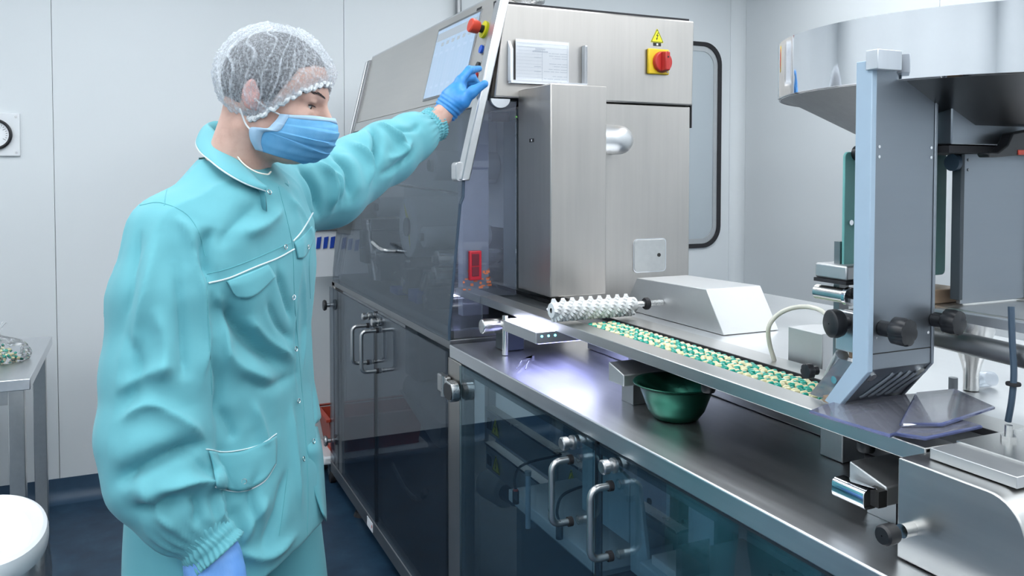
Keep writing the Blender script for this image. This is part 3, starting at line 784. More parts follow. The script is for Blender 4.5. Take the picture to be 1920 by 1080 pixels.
# ================================================================== worktop and the cabinet below it
YE = .12                                        # near end of the run, out of the picture
wt = thing('worktop', 'long brushed steel worktop in front of the tall machine', 'worktop', (1.2, 1.1, .91))
MB().box((XF, YE, .914), (1.74, YN - .014, ZT)).build('top_plate', 'steel_top', wt, bevel=.003, seg=3)
cb = thing('base_cabinet', 'steel base cabinet with smoked glass doors under the worktop', 'cabinet', (1.2, 1.1, 0))
for y_ in (YE + .02, ):
    MB().box((XF + .006, y_, .12), (XF + .05, y_ + .05, .912)).build('corner_post', 'steel_face', cb, bevel=.003)
MB().box((1.66, YE, .12), (1.70, YN - .10, .912)).build('back_panel', 'machine_dark', cb)
MB().box((XF + .01, YE, .08), (1.70, YN - .10, .12)).build('floor_tray', 'machine_dark', cb, bevel=.002)
MB().box((XF + .012, YE, .886), (XF + .04, YN - .10, .913)).build('top_rail', 'machine_dark', cb)
for x_, y_ in ((.88, .3), (.88, 1.9), (1.6, .3), (1.6, 1.9)):
    f_ = MB().cyl((x_, y_, .012), (x_, y_, .081), .012, n=12).build('foot', 'steel_plain', cb)
    MB().cyl((x_, y_, 0), (x_, y_, .018), .034, .026, 18).build('foot_pad', 'black_rubber', f_)
smoked_door(cb, 1.384, YN - .10, .135, .908, 1.46, .724, .851, 1.458, .886, 'smoked_door_clear')
smoked_door(cb, .42, 1.377, .135, .908, 1.305, .718, .850, 1.300, .889, 'smoked_door_clear')
MB().box((XF + .006, 1.377, .135), (XF + .02, 1.384, .908)).build('door_gap_strip', 'black_rubber', cb)
# terminal rails with warning triangles
LX = ((0, -1, 0), (0, 0, 1), (-1, 0, 0))
xr = 1.10
for z0, z1, ys in ((.535, .622, (2.545, 2.01)), (.41, .498, (2.54, 1.99))):
    for own, y0_, y1_, yt in ((M_, 2.104, 2.64, ys[0]), (cb, 1.52, 2.098, ys[1])):
        r_ = MB().prism([(y0_, z0), (y1_, z0), (y1_, z1), (y0_, z1)], 'x', xr, xr + .03).build('terminal_rail', 'machine_grey', own, bevel=.002)
        MB().box((xr - .004, y0_, z1 - .004), (xr + .03, y1_, z1 + .003)).build('rail_edge', 'steel_plain', r_)
        triangle_sign((xr - .0045, yt, (z0 + z1) / 2), LX, .068, parent=r_)
        if own is M_:
            MB().box((xr - .003, 2.588, z0 + .02), (xr - .0002, 2.622, z0 + .055)).build('number_label', 'ink_black', r_)
# drive motor, plate, rod, sensor cables on the left
mt = MB().cyl((1.16, 2.76, .305), (1.16, 2.60, .325), .052, n=30).build('drive_motor', 'machine_grey', M_, bevel=.006)
MB().cyl((1.16, 2.60, .325), (1.16, 2.52, .335), .028, n=20).build('gland', 'machine_dark', mt)
pz = .60
MB().box((.885, 1.52, pz - .03), (1.09, 1.97, pz)).build('slide_plate', 'machine_light', cb, bevel=.003)
MB().box((.90, 1.53, pz - .045), (1.08, 1.96, pz - .03)).build('slide_plate_base', 'machine_grey', cb)
MB().box((.90, 1.54, .125), (1.08, 1.95, pz - .045)).build('pedestal', 'machine_dark', cb)
pr = at(990, 990, z=pz)
rd = MB().cyl((pr[0], pr[1], pz), (pr[0], pr[1], pz + .125), .0062, n=14).build('guide_rod', 'anodised_blue', cb)
MB().cyl((pr[0], pr[1], pz + .125), (pr[0], pr[1], pz + .135), .0078, n=14).build('rod_cap', 'machine_grey', rd)
for (u, v_) in ((967, 935), (1049, 1000)):
    p = at(u, v_, z=pz + .012)
    s_ = MB().cyl((p[0], p[1], pz), (p[0], p[1], pz + .032), .0085, n=14).build('sensor', 'black_plastic', cb)
    MB().cyl((p[0], p[1], pz + .032), (p[0], p[1], pz + .036), .0062, n=14).build('sensor_ring', 'estop_red', s_)
    MB().tube(spline([(p[0], p[1], pz + .036), (p[0] + .02, p[1] + .05, pz + .045), (p[0] + .08, p[1] + .12, pz + .05), (xr - .004, p[1] + .2, pz + .03)], 5), .0035, 8).build('sensor_cable', 'black_rubber', s_)
# folded pale sheet and the plate with holes behind the right door
MB().hexa([(.93, 1.455, .655), (.94, 1.455, .655), (.94, 1.655, .655), (.93, 1.655, .655)], [(.93, 1.455, .79), (.94, 1.455, .79), (.94, 1.655, .83), (.93, 1.655, .83)]).build('folded_sheet', 'machine_pale', cb, bevel=.002)
MB().hexa([(.93, 1.375, .60), (.94, 1.375, .60), (.94, 1.45, .60), (.93, 1.45, .60)], [(.93, 1.42, .79), (.94, 1.42, .79), (.94, 1.452, .795), (.93, 1.452, .795)]).build('folded_sheet', 'machine_pale', cb, bevel=.002)
bp = MB().box((1.24, .75, .46), (1.25, 1.50, .90)).build('hole_plate', 'machine_teal', cb, bevel=.002)
for k in range(5):
    p = at(1236 + 11.5 * k, 991 - 3.2 * k, x=1.239)
    MB().cyl((1.236, p[1], p[2]), (1.2405, p[1], p[2]), .006, n=12).build('bolt_hole', 'ink_black', bp)
p = at(1218, 940, x=1.239)
MB().cyl((1.236, p[1], p[2]), (1.2405, p[1], p[2]), .009, n=14).build('bolt_hole', 'ink_black', bp)
pz2 = .66
MB().box((.90, 1.04, pz2 - .04), (1.22, 1.37, pz2)).build('machine_bed', 'machine_pale', cb, bevel=.003)
MB().box((1.0, .90, pz2 - .03), (1.22, 1.04, pz2 - .002)).build('machine_bed', 'machine_teal', cb, bevel=.003)
mb = MB()
for i in range(6):
    for j in range(5):
        mb.cyl((1.03 + .03 * j, 1.06 + .03 * i, pz2), (1.03 + .03 * j, 1.06 + .03 * i, pz2 + .005), .0045, n=8)
mb.build('pin_field', 'steel_plain', cb, kind='stuff')
MB().box((1.05, .92, pz2), (1.20, 1.02, pz2 + .02)).build('side_block', 'anodised_blue', cb, bevel=.003)
gl_ = MB().box((.915, 1.265, pz2), (.99, 1.268, pz2 + .07)).build('small_pane', 'acrylic', cb)
MB().box((.915, 1.27, pz2), (.985, 1.35, pz2 + .018)).build('small_block', 'machine_light', cb, bevel=.002)
p = at(1231, 1060, z=pz2)
MB().cyl((.915, 1.115, pz2), (.915, 1.115, pz2 + .075), .0062, n=14).build('guide_rod', 'steel_plain', cb)
MB().box((.893, 1.05, pz2 - .075), (.899, 1.30, pz2 - .005)).build('bed_front', 'machine_pale', cb, bevel=.001)
pl = MB().box((.8915, 1.20, pz2 - .05), (.893, 1.235, pz2 - .025)).build('type_plate', 'paper', cb)
MB().box((.8908, 1.208, pz2 - .042), (.8915, 1.222, pz2 - .034)).build('print', 'ink_black', pl)
MB().box((.90, .84, .50), (1.15, 1.02, .60)).build('gear_case', 'machine_light', cb, bevel=.006)
MB().cyl((.98, .97, .60), (.98, .97, .625), .026, n=24).build('round_cap', 'machine_grey', cb, bevel=.003)
MB().box((.895, .78, .60), (1.16, 1.03, .604)).build('cover_pane', 'acrylic', cb)
MB().cyl((1.06, .80, .55), (1.06, .80, .80), .035, n=24).build('cylinder', 'machine_teal', cb, bevel=.004)
MB().cyl((1.06, .80, .80), (1.06, .80, .88), .006, n=12).build('piston_rod', 'steel_plain', cb)
mb = MB()
pts = [(1.0 + .012 * math.cos(a), .66 + .012 * math.sin(a), .70 + .16 * a / (2 * math.pi * 12)) for a in np.linspace(0, 2 * math.pi * 12, 150)]
mb.tube(pts, .0022, 6).build('coil_spring', 'steel_plain', cb)
MB().box((.96, .60, .58), (1.04, .72, .70)).build('spring_block', 'machine_grey', cb, bevel=.004)
# ================================================================== deck and conveyor
ZV = 1.08
dk = thing('machine_deck', 'raised steel deck behind the capsule conveyor', 'deck', (1.4, 1.1, ZT))
MB().box((1.125, .20, ZT + .001), (1.735, 1.975, 1.070)).build('deck_body', 'steel_deck', dk, bevel=.003)
cv = thing('conveyor', 'long flat steel conveyor track carrying two-tone capsules over the worktop', 'conveyor', (1.0, 1.4, 1.03))
CY0, CY1 = .724, 2.40
MB().prism([(.900, 1.057), (.904, 1.057), (.904, ZV - .003), (.952, ZV - .003), (.952, ZV), (.900, ZV)], 'y', CY0, CY1).build('front_rail', 'steel_rail', cv, bevel=.0015)
MB().prism([(1.045, ZV - .003), (1.106, ZV - .003), (1.106, ZV), (1.045, ZV)], 'y', CY0, CY1).build('back_rail', 'steel_rail', cv, bevel=.001)
MB().box((1.041, CY0, ZV - .010), (1.0445, CY1, ZV + .0006)).build('guide_strip', 'black_rubber', cv)
MB().box((.906, CY0, 1.060), (1.104, CY1, 1.066)).build('bed', 'steel_dark', cv)
MB().box((.953, CY0, 1.0665), (1.0405, CY1, 1.0715)).build('carrier_web', 'capsule_web', cv)
MB().box((1.104, CY0, 1.0), (1.110, CY1, 1.070)).build('gap_wall', 'steel_dark', cv)
for y_ in (1.00, 1.60):
    MB().box((1.05, y_, ZT + .001), (1.10, y_ + .05, 1.060)).build('support', 'steel_dark', cv, bevel=.002)
for (u, v_) in ((1195, 660), (1318, 727), (1612, 836)):
    p = at(u, v_, z=1.045)
    MB().lathe([(.001, 0), (.011, 0), (.0125, .003), (.0125, .013), (.008, .015), (.008, .021)], (max(p[0], .93), p[1], 1.036), 16).build('screw_foot', 'black_plastic', cv)
# capsules lie across the web, three to a row, either way round
rnd = random.Random(21)
y_ = .925; row_i = 0
while y_ < 1.69:
    row_i += 1
    for j in range(3):
        flip = rnd.random() < .5
        capsule((.9655 + .0262 * j + .0060 * (row_i % 2) + rnd.uniform(-.0012, .0012), y_ + rnd.uniform(-.0006, .0006), 1.0715 + .0044), (rnd.random() * 6.28, 0, (math.pi if flip else 0) + rnd.uniform(-.10, .10)),
                'green and cream capsule lying in the conveyor track', 'capsules on the conveyor')
    y_ += .0097
# ------------------------------------------------------------------ brush roller and its drive housing
AY, AZ = 1.70, 1.1125
br_ = thing('nub_roller', 'white plastic roller with spiral rows of nubs lying across the conveyor', 'roller', (.99, AY, 1.08))
RC = .0182
MB().lathe([(.006, .872), (RC - .001, .872), (RC, .8735), (RC, 1.0975), (RC - .001, 1.099), (.006, 1.099)], (0, AY, AZ), 36, 'x').build('sleeve', 'roller_plastic', br_)
mb = MB()
for s_ in range(4):
    for k in range(46):
        f = k / 45
        x = .878 + .208 * f
        a = 2 * math.pi * s_ / 4 - 13.3 * f
        e1 = Vector((0, math.cos(a), math.sin(a))); e2 = Vector((0, -math.sin(a), math.cos(a))); ex = Vector((1, 0, 0))
        tx = (ex * .0156 - e2 * .024).normalized(); ty = e1.cross(tx)
        c = Vector((x, AY, AZ)) + e1 * (RC - .0008)
        b = [c + tx * i * .0034 + ty * j * .0058 for i, j in ((-1, -1), (1, -1), (1, 1), (-1, 1))]
        t_ = [c + e1 * .0098 + tx * i * .0026 + ty * j * .0036 for i, j in ((-1, -1), (1, -1), (1, 1), (-1, 1))]
        mb.hexa(b, t_)
mb.build('nubs', 'roller_plastic', br_, kind='stuff')
MB().cyl((1.09, AY, AZ), (1.18, AY, AZ), .0072, n=18).build('shaft', 'steel_plain', br_)
MB().lathe([(.0075, 1.128), (.0135, 1.128), (.0150, 1.131), (.0150, 1.136), (.0135, 1.139), (.0075, 1.139)], (0, AY, AZ), 24, 'x').build('collar', 'black_rubber', br_)
hs = thing('drive_housing', 'grey steel housing with slanted ends beside the white nub roller', 'housing', (1.26, 1.65, 1.07))
MB().prism([(1.466, 1.071), (1.880, 1.071), (1.815, 1.160), (1.529, 1.166)], 'x', 1.181, 1.338).build('cover', 'steel_cast', hs, bevel=.0015)
MB().box((1.184, 1.470, 1.0705), (1.335, 1.876, 1.0715)).build('base_seam', 'ink_black', hs)
# ------------------------------------------------------------------ light box under the conveyor
lb = thing('light_box', 'glowing white light box clamped under the conveyor track', 'light', (.95, 1.87, 1.02))
MB().prism([(.872, 1.779), (1.06, 1.779), (1.06, 1.972), (.872, 1.972)], 'z', 1.020, 1.0475).build('case', 'steel_cast', lb, bevel=.0015)
MB().box((.878, 1.784, 1.0478), (1.055, 1.968, 1.0512)).build('diffuser', 'light_table', lb)
MB().box((.884, 1.79, 1.0165), (1.05, 1.962, 1.0198)).build('added_under_glow', 'added_under_light', lb)  # added glowing underside that brightens the worktop below the box
for k in range(3):
    MB().cyl((.888 + .018 * k, 1.7795, 1.0375), (.888 + .018 * k, 1.7780, 1.0375), .0028, n=12).build('indicator_lamp', 'led_cyan', lb)
MB().cyl((.885, 1.99, .952), (.885, 1.99, 1.056), .008, n=14).build('stand_post', 'steel_plain', lb)
MB().box((.875, 1.968, 1.025), (.93, 2.0, 1.045)).build('clamp', 'steel_plain', lb, bevel=.003)
mo = thing('spindle_motor', 'small silver cylinder motor behind the clear guard end', 'motor', (.87, 2.05, .98))
MB().cyl((.845, 2.06, 1.018), (.98, 2.06, 1.018), .020, n=24).build('barrel', 'steel_plain', mo, bevel=.003)
MB().box((.90, 2.03, .951), (.96, 2.09, 1.003)).build('foot_block', 'machine_dark', mo, bevel=.003)
# ------------------------------------------------------------------ stop blocks beneath the track
def wedge_block(name, label, x0, x1, yf, yn, zb, zf, zn):
    t_ = thing(name, label, 'block', ((x0 + x1) / 2, (yf + yn) / 2, zb))
    MB().hexa([(x0, yn, zb), (x1, yn, zb), (x1, yf, zb), (x0, yf, zb)], [(x0, yn, zn), (x1, yn, zn), (x1, yf, zf), (x0, yf, zf)]).build('wedge', 'steel_cast', t_, bevel=.002)
    MB().box((x0 + .03, yn + .01, ZT + .0005), (x1 - .005, yf - .005, zb)).build('stem', 'steel_dark', t_)
    return t_
wedge_block('stop_block', 'small grey wedge block left of the green bowl under the track', .90, 1.02, 1.490, 1.431, .994, 1.034, 1.018)
w2 = wedge_block('stop_block', 'dark wedge block with a chrome bar beside the rounded end cover', .90, 1.02, .845, .782, .984, 1.026, 1.010)
mb = MB().prism(rrect(.028, .027, .008, 5, .878, .996), 'y', .787, .842)
ba = mb.build('chrome_bar', 'chrome', w2, bevel=.001)
MB().box((.884, .780, .985), (.899, .80, 1.007)).build('bar_socket', 'ink_black', w2)
# ------------------------------------------------------------------ green bowl, tweezers
bc = (.957, 1.330, ZT)
bw = [(.001, .0005), (.036, .0005), (.044, .003), (.055, .018), (.064, .042), (.0715, .062), (.078, .068), (.0835, .0695), (.0845, .071), (.083, .0722), (.077, .0705),
      (.0700, .064), (.0620, .042), (.053, .019), (.042, .006), (.001, .005)]
tag(MB().lathe(bw, bc, 64).build('mixing_bowl', 'bowl_green', angle=60), 'shiny dark green metal bowl on the worktop under the conveyor', 'bowl')
tw = thing('tweezers', 'steel tweezers lying on the bright worktop under the light box', 'tweezers', (.92, 1.91, ZT))
a_, b_ = Vector(at(977, 697, z=ZT)), Vector(at(1014, 655, z=ZT))
b_ = a_ + (b_ - a_).normalized() * .145
dr_ = (b_ - a_).normalized(); sd = Vector((-dr_.y, dr_.x, 0))
for s_ in (-1, 1):
    rows = []
    for f, wd, off, hh in ((0, .0012, .011, .0065), (.12, .0018, .0105, .0075), (.16, .0040, .0095, .0085), (.45, .0050, .009, .0120), (.75, .0042, .006, .0085), (.92, .0036, .002, .0070), (1.0, .0030, .0008, .0062)):
        c = a_ + dr_ * .145 * f + sd * s_ * off
        rows.append([c + Vector((0, 0, hh - wd)) + sd * .0005, c + Vector((0, 0, hh + wd)) + sd * .0005, c + Vector((0, 0, hh + wd)) - sd * .0005, c + Vector((0, 0, hh - wd)) - sd * .0005])
    MB().grid(rows, closed=True).build('arm', 'chrome', tw)
MB().box(b_ - Vector((.004, .004, -.001)), b_ + Vector((.004, .004, .009))).build('joint', 'chrome', tw)
# ------------------------------------------------------------------ rounded end cover and its plate
ec = thing('end_cover', 'steel end cover with a rounded front corner at the near end of the track', 'cover', (.95, .60, ZT))
pr = [(.722, ZT + .002), (.722, 1.076)] + [(.605 - .045 * math.sin(a), 1.031 + .045 * math.cos(a)) for a in np.linspace(0, math.pi / 2, 10)] + [(.560, ZT + .002)]
MB().prism(pr, 'x', .850, 1.09).build('shell', 'steel_rail', ec, bevel=.002)
pk_ = MB().cyl((.85, .700, .996), (.832, .700, .996), .0085, n=20).build('index_plunger', 'steel_plain', ec)
MB().lathe([(.005, -.006), (.005, -.012), (.0115, -.013), (.0125, -.017), (.0125, -.030), (.010, -.033), (.001, -.033)], (.832, .700, .996), 22, 'x').build('plunger_knob', 'black_plastic', pk_)
cp_ = thing('cover_plate', 'pale steel plate with a bolt lying on top of the rounded end cover', 'plate', (.95, .66, 1.077))
MB().box((.878, .590, 1.0775), (1.05, .700, 1.091)).build('plate', 'steel_cast', cp_, bevel=.001)
MB().box((.925, .605, 1.0912), (1.05, .700, 1.0935)).build('washer_plate', 'steel_plain', cp_)
p = at(1891, 815, z=1.10)
bo = MB().cyl((p[0], p[1], 1.0935), (p[0], p[1], 1.099), .0095, n=6).build('bolt', 'steel_plain', cp_)
MB().cyl((p[0], p[1], 1.099), (p[0], p[1], 1.112), .0045, n=14).build('bolt_thread', 'steel_plain', bo)
# ================================================================== capsule feeder
fd = thing('capsule_feeder', 'capsule feeder with mirror steel round hopper on a grey sheet metal column', 'feeder', (1.1, .86, 1.08))
# front column: a folded sheet whose foot turns in under itself, with a pale edge strip
X0, X1 = .935, 1.054
prof = [(.842, 1.575), (.842, 1.150), (.896, 1.088), (.901, 1.092), (.848, 1.153), (.848, 1.575)]
co = MB().prism(prof, 'x', X0, X1).build('column', 'column_plate', fd, bevel=.0008)
strip = [(.838, 1.582), (.838, 1.149), (.893, 1.084), (.917, 1.090), (.866, 1.158), (.866, 1.582)]
MB().prism(strip, 'x', X0 - .010, X0 - .0002).build('edge_strip', 'anodised_blue', fd, bevel=.0012)
MB().prism([(p[0] + .002, p[1]) for p in strip], 'x', X1 + .0002, X1 + .0055).build('edge_strip', 'column_plate', fd, bevel=.0012)
MB().box((X0 - .014, .825, 1.568), (X0 + .032, .846, 1.595)).build('top_bracket', 'aluminium', fd, bevel=.001)
MB().box((X0, .8412, 1.172), (X1, .8418, 1.1732)).build('panel_seam', 'ink_black', co)
for dz in (1.463, 1.449, 1.195):
    for xx in (X0 + .009, X1 - .007):
        MB().cyl((xx, .842, dz), (xx, .8405, dz), .0022, n=10).build('bolt', 'chrome', co)
# louvres pressed in the sloping foot
sl = Vector((0, .054, -.062)).normalized()
nn = Vector((0, -.062, -.054)).normalized()
for k in range(5):
    x0 = X0 + .028 + .017 * k
    a_ = Vector((x0 + .026, .842, 1.150)) + sl * .014; b_ = Vector((x0, .842, 1.150)) + sl * .068
    MB().tube([a_ + nn * .0004, a_ * .9 + b_ * .1 + nn * .0018, a_ * .1 + b_ * .9 + nn * .0018, b_ + nn * .0004], .0026, 8).build('louvre', 'column_plate', co)
for kx in (X0 + .012, X1 - .012):
    c = Vector((kx, .842, 1.150)) + sl * .016
    MB().cyl(c, c + nn * .003, .008, n=16).build('round_nut', 'steel_plain', co)
# hopper
HC = (1.28, .94)
hp = MB().lathe([(.312, 1.650), (.318, 1.652), (.318, 1.558), (.314, 1.556)], (*HC, 0), 128).build('hopper', 'chrome', fd)
MB().lathe([(.312, 1.650), (.309, 1.60), (.02, 1.56)], (*HC, 0), 96).build('hopper_inside', 'steel_plain', hp)
MB().lathe([(.316, 1.5565), (.300, 1.5565), (.19, 1.497), (.001, 1.497)], (*HC, 0), 96).build('hopper_cone', 'cone_steel', hp)
dv = MB().box((1.075, .83, 1.468), (1.33, .93, 1.556)).build('drive_case', 'column_plate', fd, bevel=.002)
MB().box((1.07, .83, 1.456), (1.45, .94, 1.4665)).build('drive_base', 'black_rubber', fd)
MB().cyl((1.265, .845, 1.467), (1.265, .845, 1.556), .010, n=16).build('pillar', 'steel_deck', fd)
MB().cyl((1.29, .835, 1.467), (1.29, .835, 1.556), .012, n=16).build('pillar', 'steel_dark', fd)
# second column behind, to the right
X2, X3 = 1.155, 1.305
c2 = MB().box((X2 + .0005, .872, 1.225), (X3, .880, 1.468)).build('column', 'column_plate', fd, bevel=.001)
MB().box((X2 - .008, .868, 1.232), (X2, .884, 1.456)).build('edge_strip', 'machine_dark', fd, bevel=.001)
MB().box((X3, .868, 1.215), (X3 + .03, .885, 1.456)).build('edge_strip', 'steel_deck', fd, bevel=.001)
for dz in (1.447, 1.432):
    MB().cyl((X2 + .012, .872, dz), (X2 + .012, .8705, dz), .0022, n=10).build('bolt', 'steel_dark', c2)
MB().cyl((X2 - .02, .876, 1.443), (X2 - .012, .876, 1.443), .013, n=20).build('round_plug', 'cable_blue', fd)
# side plate with its screw; a teal gown's reflection is painted as its colour
te = thing('teal_reflection_plate', 'plate behind the grey feeder column, painted with the teal reflection of a gown', 'guard plate', (1.03, .96, 1.25))
MB().prism(rrect(.228, .202, .008, 4, 1.117, 1.359), 'y', .958, .963).build('plate', 'teal_reflection', te, bevel=.001)
MB().cyl((1.014, .958, 1.35), (1.014, .954, 1.35), .0042, n=14).build('screw', 'chrome', te)
MB().box((1.02, .9632, 1.262), (1.21, .9645, 1.4575)).build('liner', 'teal_reflection', te)
MB().cyl((1.026, .92, 1.458), (1.026, .957, 1.458), .012, n=18).build('cap', 'black_plastic', te)
MB().box((1.0, .9635, 1.1), (1.02, .975, 1.32)).build('plate_arm', 'steel_dark', te)
# star knobs and clamps
def star_knob(parent, base, axis, r=.0175, hub=.0105, L=.024, lobes=6, mat='black_plastic'):
    o = Vector(base); ax = Vector(axis).normalized(); a0 = ax.orthogonal().normalized(); b0 = ax.cross(a0)
    n = 48
    rows = []
    for h_, f, lob in ((0, hub / r, 0), (L * .42, hub / r, 0), (L * .45, .84, 1), (L * .52, .98, 1), (L * .85, 1.0, 1), (L * .97, .90, 1), (L, .5, .3), (L, .01, 0)):
        rows.append([o + ax * h_ + (r * f * (1 - (.13 * lob) * (1 - abs(math.cos(lobes * math.pi * k / n)) ** .7))) * (math.cos(2 * math.pi * k / n) * a0 + math.sin(2 * math.pi * k / n) * b0) for k in range(n)])
    return MB().grid(rows, closed=True).build('star_knob', mat, parent, angle=50)
star_knob(fd, (X0 + .020, .842, 1.208), (.1, -1, 0), .0205, .011, .044)
star_knob(fd, (X1 + .006, .842, 1.213), (.1, -1, 0), .0195, .011, .040)
ca = thing('clamp_assembly', 'grey clamp block with black knobs and silver disc left of the feeder column', 'clamp', (.98, .93, 1.14))
MB().box((.985, .935, 1.262), (1.04, 1.00, 1.285)).build('upper_block', 'steel_cast', ca, bevel=.003)
MB().box((.983, .934, 1.256), (1.038, 1.00, 1.2615)).build('upper_pad', 'black_rubber', ca)
MB().cyl((.992, .940, 1.238), (.992, .932, 1.238), .0145, n=28).build('silver_disc', 'chrome', ca, bevel=.001)
MB().cyl((.992, .9402, 1.238), (.992, 1.0, 1.238), .012, n=20).build('disc_shaft', 'steel_plain', ca)
mb = MB(); rows = []
for h_, f in ((0, .7), (.003, 1), (.018, 1), (.021, .8), (.021, .01)):
    rows.append([(1.006 + .0135 * f * (1 - .06 * (k % 2)) * math.cos(2 * math.pi * k / 36), .934 - h_, 1.246 + .0135 * f * (1 - .06 * (k % 2)) * math.sin(2 * math.pi * k / 36)) for k in range(36)])
mb.grid(rows, closed=True).build('knurled_knob', 'black_plastic', ca, angle=70)
MB().box((.968, .868, 1.170), (1.03, .925, 1.222)).build('lower_block', 'steel_cast', ca, bevel=.002)
MB().box((.956, .8655, 1.162), (.966, .928, 1.222)).build('lower_block_face', 'aluminium', ca, bevel=.002)
MB().box((.970, .862, 1.150), (1.03, .915, 1.1695)).build('copper_pad', 'copper_block', ca, bevel=.001)
rows = []
c = Vector((.957, .905, 1.205)); ax = Vector((-1, .25, 0)).normalized(); a0 = Vector((0, 0, 1)); b0 = ax.cross(a0)
for h_, r_ in ((0, .009), (.010, .009), (.012, .019), (.020, .0215), (.028, .0205), (.031, .016), (.031, .001)):
    rows.append([c + ax * h_ + r_ * (math.cos(2 * math.pi * k / 36) * a0 + math.sin(2 * math.pi * k / 36) * b0) for k in range(36)])
MB().grid(rows, closed=True).build('round_knob', 'black_plastic', ca)
# slanted chute cheek with small knob and screw at the track
ch = thing('chute_cheek', 'slanted clear chute cheek with a small black knob over the capsule track', 'chute', (.96, .95, 1.08))
MB().hexa([(.950, .915, 1.084), (.953, .915, 1.084), (.953, .972, 1.084), (.950, .972, 1.084)], [(.950, .870, 1.150), (.953, .870, 1.150), (.953, .915, 1.150), (.950, .915, 1.150)]).build('cheek', 'acrylic_scratched', ch)
MB().cyl((.962, .920, 1.155), (.975, .952, 1.110), .010, .013, n=20).build('chute_tube', 'aluminium', ch)
kp = Vector((.950, .958, 1.124))
star_knob(ch, kp, (-1, .1, 0), .0125, .007, .022)
MB().cyl((.950, .920, 1.118), (.946, .920, 1.118), .0058, n=8).build('screw', 'chrome', ch)
MB().box((.935, .918, 1.084), (.949, .930, 1.094)).build('copper_tip', 'copper_block', ch, bevel=.001)
# hose from the track
hz = thing('clear_hose', 'thin milky plastic hose arching up from the back rail of the track', 'hose', (1.08, 1.2, 1.08))
pts = [at(1452, 678, y=1.19), at(1443, 645, y=1.19), at(1441, 615, y=1.18), at(1455, 593, y=1.17), at(1480, 579, y=1.15), at(1510, 575, y=1.13), at(1535, 580, y=1.10), at(1552, 592, y=1.06), at(1575, 615, y=1.02)]
pts[0][2] = ZV + .0005
MB().tube(spline(pts, 6), .0042, 12).build('hose_run', 'hose_clear', hz)
sp_ = thing('stop_plate', 'small upright grey plate block on the deck behind the track', 'plate', (1.16, 1.17, 1.07))
MB().box((1.127, 1.124, 1.0705), (1.20, 1.210, 1.137)).build('plate_block', 'steel_cast', sp_, bevel=.0015)
# clear acrylic plates lying at the foot of the column
def sheet(name, label, uv, z, th=.005, mat='acrylic_scratched'):
    P_ = [at(u, v_, z=z) for u, v_ in uv]
    c = sum(P_) / len(P_)
    t_ = thing(name, label, 'acrylic sheet', tuple(c))
    MB().hexa([(p[0], p[1], z) for p in P_], [(p[0], p[1], z + th) for p in P_]).build('sheet', mat, t_)
    lo = [(p[0], p[1], z + th / 2) for p in P_]
    MB().tube(lo, th * .52, 6, closed=True).build('edge', 'acrylic_edge', t_)
    return t_
sheet('acrylic_sheet', 'large clear acrylic sheet with blue edges under the louvred column foot', ((1520, 776), (1572, 757), (1735, 742), (1760, 790), (1668, 821)), 1.0875)
sheet('acrylic_sheet', 'smaller clear acrylic sheet with blue edges beside the end cover plate', ((1680, 818), (1712, 790), (1775, 785), (1838, 804), (1735, 826)), 1.094)
sheet('acrylic_sheet', 'clear acrylic sheet reaching back toward the steel funnel', ((1690, 800), (1720, 742), (1790, 735), (1862, 768), (1765, 800)), 1.1005)
# horizontal bridge, dark rod, funnel, cable at the right
brd = thing('support_bridge', 'horizontal steel bridge and dark round bar below the second feeder column', 'bridge', (1.2, .8, 1.2))
MB().box((1.125, .50, 1.208), (1.30, .985, 1.222)).build('bridge_plate', 'steel_rail', brd, bevel=.002)
MB().box((1.113, .50, 1.205), (1.1245, .985, 1.220)).build('bridge_edge', 'aluminium', brd, bevel=.001)
MB().box((1.08, .90, 1.222), (1.20, .985, 1.245)).build('bridge_block', 'copper_block', brd, bevel=.002)
MB().cyl((1.10, .45, 1.168), (1.10, .97, 1.182), .0155, n=24).build('round_bar', 'steel_dark', brd)
MB().box((1.06, .955, 1.071), (1.13, .985, 1.21)).build('bridge_leg', 'steel_dark', brd, bevel=.002)
MB().box((1.28, .50, 1.071), (1.31, .53, 1.21)).build('bridge_leg', 'steel_dark', brd, bevel=.002)
p = at(1822, 660, y=.92)
fu = thing('steel_funnel', 'slim steel funnel standing on the deck under the dark bar', 'funnel', (p[0], .92, 1.07))
pb = at(1818, 745, y=.92)
MB().lathe([(.012, 1.0715), (.012, 1.10), (.0155, 1.115), (.034, 1.172), (.034, 1.188), (.032, 1.188), (.032, 1.173), (.014, 1.115)], (p[0], .92, 0), 36).build('cone', 'steel_plain', fu)
MB().cyl((p[0] + .012, .92, 1.086), (p[0] + .05, .92, 1.084), .0135, .0125, 24).build('branch_tube', 'acrylic_guard', fu)
MB().cyl((p[0] - .03, .93, 1.0715), (p[0] - .03, .93, 1.092), .007, n=14).build('pin', 'machine_grey', fu)
cbp = [at(1896, 575, y=.74), at(1898, 640, y=.735), at(1901, 700, y=.73), at(1897, 750, y=.73), at(1890, 790, y=.735)]
ck = thing('blue_cable', 'dark blue cable hanging from the feeder down to the deck', 'cable', tuple(cbp[-1]))
cbp[-1][2] = max(cbp[-1][2], 1.0705)
MB().tube(spline(cbp, 6), .0042, 10).build('cable_run', 'cable_blue', ck)
MB().lathe([(.0045, -.002), (.009, -.002), (.0095, 0), (.009, .002), (.0045, .002)], tuple(at(1900, 720, y=.73)), 18).build('grommet', 'black_rubber', ck)
cg = thing('spring_clamp', 'black spring clamp with an orange pad gripping the feeder on the right', 'clamp', tuple(at(1880, 280, y=.78)))
pg = [(1852, 288), (1858, 285), (1872, 286), (1890, 272), (1900, 250), (1960, 238), (1960, 292), (1905, 292), (1870, 295), (1856, 295)]
P_ = [at(u, v_, y=.80) for u, v_ in pg]
